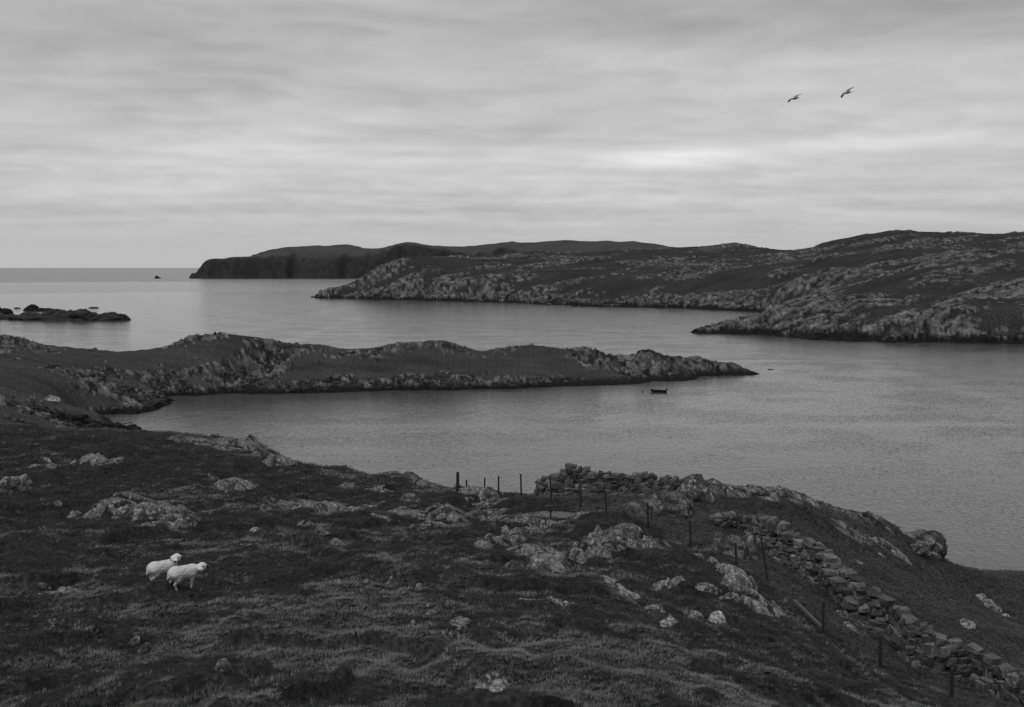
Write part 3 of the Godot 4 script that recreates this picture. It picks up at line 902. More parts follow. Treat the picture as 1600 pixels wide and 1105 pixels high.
func build_rocks() -> void:
	mask.resize(MASK_W * MASK_W)
	# left half, far to near
	outcrop("rock_outcrop", "rounded grey rocks on the hillside skyline at its left, beside the dark shore point", 0.17, [[274, 690, 36, 12, 0.8, 0], [296, 690, 30, 8, 0.8, 0]])
	outcrop("rock_outcrop", "low pale broken slab along the skyline between the rounded rocks and the long sloping slab", 0.22, [[338, 702, 60, 14, 0.7, -6], [312, 695, 36, 12, 0.7, -8], [345, 689, 34, 10, 0.7, 0]])
	outcrop("rock_outcrop", "long layered rock ridge sloping down to the water on the left skyline", 0.20, [[388, 702, 44, 24, 0.8, -18], [412, 716, 50, 20, 0.7, -26], [440, 728, 52, 16, 0.6, -26]])
	outcrop("rock_outcrop", "flat pale outcrop on the upper left heather slope above the broad streaked one", 0.26, [[146, 722, 64, 16, 0.7, -4], [165, 726, 40, 10, 0.7, -12]])
	outcrop("rock_outcrop", "small cluster of broken pale stones on the upper left slope near the frame edge", 0.28, [[60, 730, 36, 9, 0.7, 6], [70, 721, 18, 9, 0.8, 0], [48, 731, 16, 7, 0.8, 0]])
	outcrop("boulder", "rounded pale boulder cut off by the left frame edge", 0.30, [[4, 764, 46, 32, 0.8, -20], [-4, 770, 40, 24, 0.8, -10]])
	outcrop("rock_outcrop", "broad outcrop above the two sheep with a white streaked left side", 0.19, [[172, 808, 84, 42, 0.8, -10], [236, 812, 92, 36, 0.8, -6], [274, 818, 56, 20, 0.7, -14], [245, 820, 60, 10, 0.6, -4]], "rock", "", 0.75)
	outcrop("rock_slab", "thin slanting slab in the heather right of the broad streaked outcrop", 0.22, [[372, 765, 60, 15, 0.5, -14], [334, 751, 18, 9, 0.8, -10]])
	outcrop("stone", "small pale stone showing through heather left of the broad streaked outcrop", 0.30, [[88, 789, 13, 6, 0.8, 0]])
	outcrop("stone", "flat pale stone below and left of the broad streaked outcrop", 0.28, [[112, 808, 20, 9, 0.8, 6]])
	outcrop("stone", "small white stone in heather right of the sheep, halfway up the slope", 0.42, [[395, 830, 15, 7, 0.8, 0]])
	outcrop("rock_slab", "narrow slanting slab in the grass left of the two sheep", 0.22, [[92, 926, 70, 12, 0.4, -11], [66, 917, 26, 6, 0.5, -4]])
	outcrop("stone", "upright pale stone standing alone in the grass at lower left", 0.24, [[84, 981, 18, 16, 0.9, 0]])
	outcrop("stone", "low dark stones in a grassy gully below the two sheep", 0.14, [[204, 1008, 22, 11, 0.8, -20], [217, 1022, 16, 12, 0.8, -30]])
	outcrop("stone", "low arched stone half covered by grass at bottom left", 0.20, [[347, 1048, 28, 15, 0.8, 0]])
	# middle, far to near
	outcrop("rock_outcrop", "dark rocks crowning the skyline hump left of the back fence", 0.13, [[611, 744, 34, 11, 0.7, 0], [645, 748, 44, 12, 0.6, -8]])
	outcrop("rock_slab", "pale edged slab falling right from the skyline hump towards the fence strainer post", 0.22, [[664, 760, 44, 13, 0.6, -18]])
	outcrop("stone", "small low rock below the skyline hump", 0.16, [[541, 763, 24, 9, 0.8, 8]])
	outcrop("rock_slab", "low flat topped rock hump on the upper slope left of the strainer post", 0.22, [[604, 770, 64, 11, 0.6, 2]])
	outcrop("boulder", "smooth rounded hump of rock below the flat topped one", 0.20, [[638, 788, 38, 15, 0.9, 0]])
	outcrop("rock_outcrop", "rock at the foot of the back fence posts", 0.21, [[742, 784, 72, 21, 0.7, 6], [785, 784, 60, 14, 0.7, -4]])
	outcrop("rock_outcrop", "wide pale pavement of flat rock left of the whale shaped rock", 0.22, [[462, 797, 96, 22, 0.9, -4], [500, 800, 80, 15, 0.8, -6], [440, 790, 60, 12, 0.8, -2], [560, 796, 70, 8, 0.7, 0]])
	outcrop("rock_slab", "narrow rib of rock running down the slope from the wide pale pavement", 0.17, [[482, 822, 30, 14, 0.6, -34], [505, 836, 34, 12, 0.5, -34], [532, 853, 40, 10, 0.5, -32]])
	outcrop("rock_outcrop", "long whale shaped arch of smooth rock in the middle of the slope", 0.20, [[690, 810, 62, 24, 0.8, 0], [640, 810, 90, 14, 0.6, 6], [718, 815, 34, 16, 0.7, -28], [600, 810, 50, 8, 0.6, 0]])
	outcrop("rock_slab", "pale flat slab lying in front of the whale shaped rock", 0.28, [[667, 821, 62, 9, 0.6, 0]])
	outcrop("rock_outcrop", "broken band of rocks between the whale shaped rock and the rain pool", 0.18, [[752, 812, 56, 16, 0.7, 4], [790, 817, 60, 16, 0.7, -6], [775, 803, 50, 10, 0.6, 0]])
	outcrop("rock_outcrop", "shelf of layered rock on the near side of the rain pool", 0.20, [[830, 824, 80, 16, 0.8, -4], [872, 822, 60, 9, 0.7, -4], [842, 836, 70, 12, 0.7, -8], [905, 812, 40, 7, 0.6, 0]])
	outcrop("rock_outcrop", "tall split block of rock at centre right with a low toe to its left", 0.21, [[780, 850, 48, 36, 0.9, -8], [812, 848, 44, 26, 0.9, -8], [750, 856, 34, 16, 0.8, 22]])
	outcrop("rock_slab", "small slab in heather left of the cracked pale dome", 0.24, [[744, 872, 24, 9, 0.6, 22]])
	outcrop("rock_outcrop", "cracked pale dome of rock, widest in the middle of the slope", 0.23, [[858, 895, 72, 34, 0.9, -8], [836, 876, 82, 26, 0.8, 4], [812, 888, 46, 18, 0.7, -4]], "rock", "", 0.6)
	outcrop("stone", "pointed pale stone right of the cracked dome", 0.27, [[904, 878, 26, 20, 0.7, -26]])
	outcrop("rock_slab", "wide tilted slab between the cracked dome and the fence", 0.18, [[955, 870, 94, 34, 0.8, -8], [925, 852, 60, 18, 0.7, 4]])
	outcrop("rock_slab", "tilted lichen spotted slab beside the fence, upper of two", 0.17, [[1000, 858, 104, 34, 0.8, -14], [1030, 858, 52, 16, 0.6, -26]], "rock", "", 0.7)
	outcrop("rock_outcrop", "stepped pale rock sloping down right below the tilted slabs", 0.30, [[950, 913, 46, 15, 0.7, -4], [983, 935, 48, 26, 0.7, -18]], "rock", "", 0.7)
	outcrop("stone", "low grey stone in dark heather right of the stepped pale rock", 0.22, [[1050, 920, 50, 13, 0.6, -12]])
	outcrop("stone", "rough pale stones at the dark heather bank left of the large lichened outcrop", 0.28, [[1107, 927, 38, 12, 0.7, -4], [1140, 936, 28, 16, 0.7, -20]], "rock", "", 0.7)
	outcrop("rock_slab", "long low slab in heather below the cracked dome", 0.22, [[880, 948, 56, 12, 0.5, -8], [830, 939, 60, 4, 0.4, 0]])
	outcrop("rock_slab", "flat pale slab in heather below the stepped pale rock", 0.28, [[1026, 955, 40, 12, 0.6, -10]])
	outcrop("stone", "bright white knobbed stone in heather at lower right of centre", 0.50, [[1050, 980, 28, 11, 0.7, -6], [1048, 975, 10, 8, 1.0, 0]], "rock", "", 0.2)
	outcrop("stone", "slanting grey stone between two bright white stones", 0.26, [[1090, 970, 30, 14, 0.6, -28]])
	outcrop("stone", "bright white stone under the dark bank near the fallen rail", 0.52, [[1122, 976, 24, 13, 0.8, 8]], "rock", "", 0.2)
	outcrop("rock_outcrop", "large lichened outcrop beside the leaning post, lower of two", 0.22, [[1190, 958, 76, 46, 0.7, -24], [1215, 962, 56, 28, 0.6, -24]], "rock", "", 0.85)
	outcrop("rock_outcrop", "streaked pale ledge beside the fence above the large lichened outcrop", 0.28, [[1168, 914, 56, 28, 0.6, -22], [1148, 896, 34, 14, 0.6, -28]], "rock", "", 0.8)
	outcrop("stone", "line of small pale stones along the bank left of the fence", 0.30, [[1094, 872, 22, 6, 0.6, -20], [1116, 880, 20, 7, 0.6, -26]])
	outcrop("stone", "flat stone in the gully grass, upper left of a row of three", 0.27, [[525, 911, 20, 5, 0.7, 0]])
	outcrop("stone", "flat stone in the gully grass, middle of a row of three", 0.27, [[575, 910, 16, 5, 0.7, 4]])
	outcrop("stone", "slanting stone in the gully grass, right of a row of three", 0.30, [[612, 911, 15, 8, 0.7, -26]])
	outcrop("stone", "small pale stone above the dark peat cut", 0.28, [[652, 921, 14, 8, 0.8, 14]])
	outcrop("stone", "grey stone sunk in the grass right of the dark peat cut", 0.18, [[690, 953, 22, 13, 0.8, -10]])
	outcrop("rock_slab", "pale flat slab at the foot of the dark peat cut", 0.26, [[671, 963, 26, 11, 0.6, 0]])
	outcrop("boulder", "tilted flat topped boulder in the grass below the dark peat cut", 0.25, [[721, 982, 44, 21, 0.7, -18], [724, 990, 22, 8, 0.6, -8]])
	outcrop("stone", "scatter of pale pebbles below the tilted boulder", 0.40, [[692, 996, 8, 4, 0.8, 0], [704, 995, 7, 4, 0.8, 0], [716, 1000, 6, 4, 0.8, 0], [727, 1003, 10, 4, 0.8, 0], [646, 978, 10, 4, 0.8, 0], [670, 949, 9, 5, 0.8, 0]])
	outcrop("boulder", "small round boulder above the pale boulder at bottom centre", 0.20, [[711, 1056, 12, 11, 0.9, 0]])
	outcrop("boulder", "large pale domed boulder in the grass at bottom centre", 0.42, [[769, 1084, 52, 22, 0.85, 0]], "rock", "", 0.6, 7)
	# right, round the walls
	outcrop("boulder", "largest dark boulder on the skyline at the end of the upper stone wall", 0.125, [[1088, 793, 90, 58, 0.8, -4], [1122, 778, 60, 28, 0.7, -20]], "rock", "", 0.7)
	outcrop("boulder", "wide grey boulder in front of the largest skyline boulder", 0.155, [[1044, 806, 84, 38, 0.7, 4], [1000, 806, 84, 24, 0.6, 16]], "rock", "", 0.55)
	outcrop("rock_outcrop", "white patched rock ridge along the right skyline beyond the lower wall", 0.17, [[1152, 776, 84, 22, 0.6, -2], [1200, 782, 66, 24, 0.6, -14], [1242, 784, 60, 22, 0.6, -18], [1275, 792, 40, 14, 0.6, -24]], "rock", "", 0.95)
	outcrop("rock_outcrop", "dark stepped rock edge on the right skyline above the shore", 0.13, [[1322, 806, 54, 12, 0.6, -16], [1352, 818, 48, 18, 0.6, -10], [1385, 830, 52, 20, 0.6, -26]], "rock", "", 0.7)
	outcrop("rock_outcrop", "layered grey rock in the pasture below the stepped skyline edge", 0.17, [[1346, 846, 56, 22, 0.6, -14], [1325, 838, 40, 10, 0.5, 8]], "rock", "", 0.7)
	outcrop("rock_outcrop", "white streaked rock in the pasture left of the domed skyline boulder", 0.20, [[1394, 864, 50, 22, 0.6, -20], [1416, 878, 34, 18, 0.7, -14]], "rock", "", 0.9)
	outcrop("boulder", "domed boulder with a white cap on the right skyline", 0.16, [[1458, 880, 70, 38, 0.8, -16], [1438, 870, 40, 24, 0.8, 16]], "rock", "", 0.6)
	outcrop("stone", "flat white stone alone in the pasture below the layered grey rock", 0.40, [[1344, 881, 15, 6, 0.7, -10]])
	outcrop("stone", "flat white stone beside the white streaked rock in the pasture", 0.40, [[1380, 870, 13, 5, 0.7, -8]])
	outcrop("stone", "row of bright white stones running down the right hand pasture", 0.44, [[1538, 942, 16, 12, 0.8, -16], [1550, 952, 26, 16, 0.7, -10], [1562, 958, 14, 9, 0.8, 0], [1574, 965, 14, 7, 0.8, -10]], "rock", "", 0.4)
	outcrop("stone", "bright white split stone below the row of white stones in the right pasture", 0.46, [[1516, 984, 22, 14, 0.7, -14], [1506, 977, 12, 8, 0.8, 0]], "rock", "", 0.4)
	outcrop("stone", "small leaning grey stone in the middle of the right pasture", 0.20, [[1443, 939, 9, 10, 0.7, -20]])
	outcrop("boulder", "big dark boulder under the start of the lower stone wall", 0.15, [[1142, 872, 68, 44, 0.8, -6], [1170, 870, 44, 36, 0.8, -8]], "rock", "", 0.6)
	outcrop("stone", "pale flat stone fallen at the foot of the lower wall", 0.30, [[1331, 984, 20, 8, 0.7, 0]])
	outcrop("stone", "rounded fallen stone beside the pale flat one below the lower wall", 0.22, [[1342, 979, 11, 8, 0.8, 0]])
	outcrop("stone", "fallen stones in the gap of the lower wall", 0.24, [[1312, 962, 16, 8, 0.8, -14], [1322, 968, 16, 9, 0.8, -10], [1352, 983, 12, 9, 0.8, 0]])
	outcrop("stone", "grey stone in the grass below the lower wall near the bottom right", 0.20, [[1562, 1091, 18, 10, 0.8, -10]])

# ------------------------------------------------------------------ drystone walls
var stone_meshes := []
var stone_mats := []

func make_stones() -> void:                     # roughly squared blocks with broken edges and skewed corners
	var g := RandomNumberGenerator.new()
	g.seed = 501
	for k in 16:
		var v := []
		var bevel := g.randf_range(0.05, 0.13)
		for c in 8:
			var sg := Vector3(1 if c & 1 else -1, 1 if c & 2 else -1, 1 if c & 4 else -1)
			var skew := Vector3(g.randf_range(-1, 1), g.randf_range(-1, 1), g.randf_range(-1, 1)) * 0.11
			var own := bevel * g.randf_range(0.6, 2.0)
			for ax in 3:
				var p := sg * (0.5 - own)
				p[ax] = sg[ax] * 0.5
				v.append(p + skew)
		var tris := []
		for ax in 3:
			var b1 := 1 << ((ax + 1) % 3)
			var b2 := 1 << ((ax + 2) % 3)
			for side in 2:
				var o: int = (1 << ax) * side
				tris.append_array([[o * 3 + ax, (o + b1) * 3 + ax, (o + b1 + b2) * 3 + ax], [o * 3 + ax, (o + b1 + b2) * 3 + ax, (o + b2) * 3 + ax]])
			for e in 4:                         # the four edges along this axis
				var o: int = (b1 if e & 1 else 0) + (b2 if e & 2 else 0)
				var q: int = o + (1 << ax)
				var f1 := (ax + 1) % 3
				var f2 := (ax + 2) % 3
				tris.append_array([[o * 3 + f1, q * 3 + f1, q * 3 + f2], [o * 3 + f1, q * 3 + f2, o * 3 + f2]])
		for c in 8: tris.append([c * 3, c * 3 + 1, c * 3 + 2])
		var st := SurfaceTool.new()
		st.begin(Mesh.PRIMITIVE_TRIANGLES)
		st.set_smooth_group(-1)
		for t in tris:
			var a: Vector3 = v[t[0]]
			var b: Vector3 = v[t[1]]
			var c: Vector3 = v[t[2]]
			if (c - a).cross(b - a).dot(a + b + c) < 0.0:
				var sw := b
				b = c
				c = sw
			for p in [a, b, c]:
				st.set_color(grey(clampf(0.85 + 0.5 * n_r3.get_noise_3dv(p * 1.5 + Vector3(k * 5.0, 0, 0)), 0.6, 1.0)))
				st.add_vertex(p)
		st.generate_normals()
		stone_meshes.append(st.commit())
	for t in [0.28, 0.40, 0.52, 0.66, 0.85]:
		var m: StandardMaterial3D = m_rock.duplicate()
		m.albedo_color = grey(t).linear_to_srgb()
		m.uv1_scale = Vector3.ONE * 0.9
		stone_mats.append(m)

func stone_wall(label: String, path: Array, tall: Array, seed_: int, big: float, most: int) -> void:
	var g := RandomNumberGenerator.new()
	g.seed = seed_
	var pts := []
	var run := [0.0]
	for q in path:
		var w := hit(q[0], q[1])
		if q.size() > 2:
			w = Vector3(sight(q[0], q[1]).x * q[2], 0, -q[2])
			w.y = fore_y(w.x, w.z)
		while not w.is_finite():
			q[1] += 1.0
			w = hit(q[0], q[1])
		pts.append(w)
		if pts.size() > 1: run.append(run[-1] + Vector2(w.x - pts[-2].x, w.z - pts[-2].z).length())
	var length: float = run[-1]
	var wall := thing("drystone_wall", pts[0], label, "stone wall")
	var count := 0
	for row in 2:
		var bins := PackedFloat32Array()
		bins.resize(int(length / 0.05) + 40)
		for course in 7:
			var s := g.randf_range(-0.2, 0.1)
			while s < length and count < most:
				var w := g.randf_range(0.22, 0.54) * big * (1.15 if course == 0 else 1.0)
				var h := g.randf_range(0.19, 0.42) * big
				var m := clampf(s + w * 0.5, 0.0, length)
				var k := 0
				while k < run.size() - 2 and run[k + 1] < m: k += 1
				var t: float = (m - run[k]) / (run[k + 1] - run[k])
				var want: float = lerpf(tall[k], tall[k + 1], t) * g.randf_range(0.86, 1.08) - 0.10 * row
				var b0 := maxi(int(s / 0.05), 0)
				var b1 := maxi(int((s + w) / 0.05), b0 + 1)
				var y := 0.0
				var worst := 9.0
				for b in range(b0, b1):
					y += bins[b] / (b1 - b0)
					worst = minf(worst, bins[b])
				y = y * 0.6 + worst * 0.4
				if y + h * 0.5 < want:
					for b in range(b0, b1): bins[b] = y + h * 0.86
					var p: Vector3 = pts[k].lerp(pts[k + 1], t)
					var along: Vector3 = (pts[k + 1] - pts[k])
					along.y = 0
					along = along.normalized()
					var across := Vector3(along.z, 0, -along.x)
					if across.z < 0: across = -across
					var lean := 0.10 * y
					var c := p - across * (0.12 + lean + 0.40 * row + g.randf_range(-0.05, 0.05))
					c.y = fore_y(c.x, c.z) + y + h * 0.42
					var o := MeshInstance3D.new()
					o.name = "stone"
					o.mesh = stone_meshes[g.randi() % stone_meshes.size()]
					o.material_override = stone_mats[[0, 1, 1, 2, 2, 2, 3, 3, 4][g.randi() % 9]]
					var yaw := atan2(-along.z, along.x) + g.randf_range(-0.35, 0.35)
					var turn := Basis(Vector3.UP, yaw) * Basis(Vector3.BACK, g.randf_range(-0.30, 0.30)) * Basis(Vector3.RIGHT, g.randf_range(-0.25, 0.25))
					o.transform = Transform3D(turn * Basis.from_scale(Vector3(w * 0.99, h * 1.02, g.randf_range(0.36, 0.52) * big)), c - pts[0])
					wall.add_child(o, true)
					count += 1
				s += w * g.randf_range(0.80, 0.98)

func build_walls() -> void:
	make_stones()
	stone_wall("upper drystone wall of big dark stones on the skyline, its ragged top against the water", [[839, 772, 49.6], [860, 771, 49.4], [884, 771, 49.2], [910, 771, 49.0], [932, 775, 48.8], [959, 778, 48.6], [979, 777, 48.5], [1007, 780, 48.4], [1032, 778, 48.5], [1058, 776, 48.7]], [0.85, 1.15, 1.5, 1.6, 1.15, 1.1, 1.2, 1.25, 1.05, 1.15], 21, 0.80, 300)
	stone_wall("middle length of drystone wall, from the big dark boulder down to a tumbled gap", [[1120, 822], [1160, 826], [1186, 858], [1213, 876], [1279, 916], [1312, 940]], [0.30, 0.55, 1.65, 1.75, 1.6, 1.2], 22, 0.92, 300)
	stone_wall("lower length of drystone wall, from the tumbled gap to the bottom right corner", [[1316, 940], [1352, 978], [1385, 998], [1418, 1036], [1451, 1050], [1510, 1066], [1556, 1090], [1612, 1110]], [1.35, 1.55, 1.5, 1.65, 1.55, 1.35, 1.15, 0.9], 23, 0.95, 300)

# ------------------------------------------------------------------ fences
func post_into(parent: Node3D, px: float, py: float, tall_px: float, lean_px: float, thick: float) -> Vector3:
	var w := hit(px, py)
	var k := 0.0
	while not w.is_finite():
		k += 1.0
		w = hit(px, py + k)
	var m := -w.z / FOCAL
	var h := tall_px * m * 1.03
	thick *= 0.85
	var s := Shape.new()
	var top := Vector3(lean_px * m, h, 0)
	s.tube([Vector3(0, -0.25, 0), Vector3.ZERO, top * 0.5 + Vector3(0.006, 0, 0), top, top + Vector3(0, 0.012, 0)], [thick, thick, thick * 0.97, thick * 0.92, thick * 0.7], 9, grey(0.05))
	var o := shape_node("post", s, m_wood, w - parent.position, parent)
	o.rotation.y = k
	return w + top

func wires(parent: Node3D, tops: Array, levels: Array) -> void:
	for f in levels:
		var s := Shape.new()
		for k in tops.size() - 1:
			var a: Vector3 = tops[k][0].lerp(tops[k][1], f)
			var b: Vector3 = tops[k + 1][0].lerp(tops[k + 1][1], f)
			var path := []
			for t in 5:
				path.append(a.lerp(b, t / 4.0) + Vector3(0, -0.03 * sin(PI * t / 4.0), 0.07) - parent.position)
			s.tube(path, [0.0028, 0.0028, 0.0028, 0.0028, 0.0028], 4, grey(0.10))
		shape_node("wire", s, m_wood, Vector3.ZERO, parent)

func build_fences() -> void:
	var list := [[861, 781, 34, -1, 0.05], [907.5, 791, 36, -1, 0.055], [947.5, 805, 38, -2, 0.05], [1013, 828, 42, -2, 0.058], [1079, 859, 46, -2, 0.05], [1151, 889, 41, -3, 0.055], [1286, 989, 50, -1, 0.055], [1375, 1041, 49, 0, 0.075], [1487, 1091, 47, -1, 0.075]]
	var first := hit(907.5, 791)
	var f := thing("wire_fence", first, "wire fence of slim posts crossing from the rain pool down to the lower right corner", "fence")
	var ends := []
	for q in list:
		var top := post_into(f, q[0], q[1], q[2], q[3], q[4])
		ends.append([top - Vector3(0, 1.0, 0), top])
	wires(f, ends, [0.35, 0.62, 0.92])
	var back := thing("wire_fence", hit(757, 770), "short wire fence of three slim posts standing against the bay", "fence")
	ends = []
	for q in [[757.5, 767, 23, 0, 0.05], [779, 772, 28, 0, 0.055], [814.5, 775, 34, -1, 0.055]]:
		var top := post_into(back, q[0], q[1], q[2], q[3], q[4])
		ends.append([top - Vector3(0, 0.85, 0), top])
	wires(back, ends, [0.4, 0.95])
	var st := thing("strainer_post", hit(715, 768), "thick wooden strainer post with a short strut, tallest on the skyline", "fence post")
	var t1 := post_into(st, 714.5, 768, 30, 1, 0.10)
	post_into(st, 729, 767, 17, 0, 0.05)
	var s := Shape.new()
	var a := t1 - Vector3(-0.05, 0.72, 0)
	var b := hit(729, 767) + Vector3(0, 0.12, 0)
	s.tube([a - st.position, b - st.position], [0.035, 0.035], 7, grey(0.08))
	shape_node("strut", s, m_wood, Vector3.ZERO, st)
	var lean := thing("leaning_post", hit(1200, 909), "long thin post leaning left in front of the start of the lower wall", "fence post")
	post_into(lean, 1200, 909, 70, -13, 0.045)
	var old := thing("leaning_post", hit(1019, 814), "thin dark post leaning right beside the fence below the wide grey boulder", "fence post")
	post_into(old, 1017, 814, 24, 2, 0.035)
	var rail_a := hit(1240, 947) + Vector3(0, 0.20, 0)
	var rail_b := hit(1286, 987) + Vector3(0, 0.10, 0)
	s = Shape.new()
	var dir := (rail_b - rail_a).normalized()
	s.box((rail_b - rail_a) * 0.5, Vector3((rail_b - rail_a).length() * 0.5, 0.06, 0.045), Basis(dir, Vector3.UP.slide(dir).normalized(), dir.cross(Vector3.UP.slide(dir).normalized())), grey(0.15))
	var o := shape_node("fallen_rail", s, m_wood, rail_a)
	tag(o, "fallen grey timber rail slanting down beside the large lichened outcrop", "rail")

func build_pool() -> void:
	var s := Shape.new()
	s.v.append(Vector3.ZERO)
	s.c.append(grey(0.012))
	for k in 40:
		var a := TAU * k / 40
		s.v.append(Vector3(cos(a) * 1.8, 0, sin(a) * 1.05))
		s.c.append(grey(0.012))
		s.ix.append_array([0, 1 + k, 1 + (k + 1) % 40])
	tag(shape_node("rain_pool", s, m_pool, pool), "small still rain pool on the rock shelf before the upper wall", "", "", "structure")

# ------------------------------------------------------------------ sheep
var n_wool := noise_of(14.0, 91, 2)

func bone(p: Vector3, a: Vector3, b: Vector3, ra: float, rb: float) -> float:
	var ab := b - a
	var t := clampf((p - a).dot(ab) / ab.length_squared(), 0.0, 1.0)
	return (p - a - ab * t).length() - lerpf(ra, rb, t)

func blend(a: float, b: float, k: float) -> float:
	var h := clampf(0.5 + 0.5 * (b - a) / k, 0.0, 1.0)
	return lerpf(b, a, h) - k * h * (1.0 - h)

func body_field(p: Vector3, bones: Array) -> float:
	var f := 9.0
	for q in bones: f = blend(f, bone(p, q[0], q[1], q[2], q[3]), q[4])
	return f

# one smooth skin round a set of bones [from, to, radius, radius, blend, wool]
func skin(s: Shape, bones: Array, lo: Vector3, hi: Vector3, cell: float, wool: float, col: Callable) -> void:
	var nx := int((hi.x - lo.x) / cell) + 2
	var ny := int((hi.y - lo.y) / cell) + 2
	var nz := int((hi.z - lo.z) / cell) + 2
	var f := PackedFloat32Array()
	f.resize(nx * ny * nz)
	f.fill(1.0)
	var bl := 4
	for bz in range(0, nz, bl):
		for by in range(0, ny, bl):
			for bx in range(0, nx, bl):
				var c := lo + Vector3(bx + 1.5, by + 1.5, bz + 1.5) * cell
				var fc := body_field(c, bones)
				var far := absf(fc) > cell * 4.2 + wool
				for z in range(bz, mini(bz + bl, nz)):
					for y in range(by, mini(by + bl, ny)):
						for x in range(bx, mini(bx + bl, nx)):
							var k := (z * ny + y) * nx + x
							if far: f[k] = fc
							else:
								var p := lo + Vector3(x, y, z) * cell
								var w := wool * smoothstep(0.16, 0.34, p.y)
								f[k] = body_field(p, bones) - (w * n_wool.get_noise_3dv(p) if w > 0.0 else 0.0)
	var at_cell := {}
	for z in nz - 1:
		for y in ny - 1:
			for x in nx - 1:
				var k := (z * ny + y) * nx + x
				var inside := 0
				var sum := Vector3.ZERO
				var n := 0
				var val := [f[k], f[k + 1], f[k + nx], f[k + nx + 1], f[k + nx * ny], f[k + nx * ny + 1], f[k + nx * ny + nx], f[k + nx * ny + nx + 1]]
				for q in val: if q < 0.0: inside += 1
				if inside == 0 or inside == 8: continue
				for e in [[0, 1], [2, 3], [4, 5], [6, 7], [0, 2], [1, 3], [4, 6], [5, 7], [0, 4], [1, 5], [2, 6], [3, 7]]:
					var a: float = val[e[0]]
					var b: float = val[e[1]]
					if (a < 0.0) != (b < 0.0):
						var t := a / (a - b)
						sum += Vector3(e[0] & 1, (e[0] >> 1) & 1, e[0] >> 2).lerp(Vector3(e[1] & 1, (e[1] >> 1) & 1, e[1] >> 2), t)
						n += 1
				var p := lo + (Vector3(x, y, z) + sum / n) * cell
				at_cell[k] = s.v.size()
				s.v.append(p)
				s.c.append(col.call(p))
	var sx := 1
	var sy := nx
	var sz := nx * ny
	for k in at_cell:
		for axis in [[sx, sy, sz], [sy, sz, sx], [sz, sx, sy]]:
			var k2: int = k + axis[0]
			if k2 >= f.size() or (f[k] < 0.0) == (f[k2] < 0.0): continue
			var a = at_cell.get(k)
			var b = at_cell.get(k - axis[1])
			var c = at_cell.get(k - axis[1] - axis[2])
			var d = at_cell.get(k - axis[2])
			if b == null or c == null or d == null: continue
			if f[k] < 0.0: s.ix.append_array([a, c, b, a, d, c])
			else: s.ix.append_array([a, b, c, a, c, d])

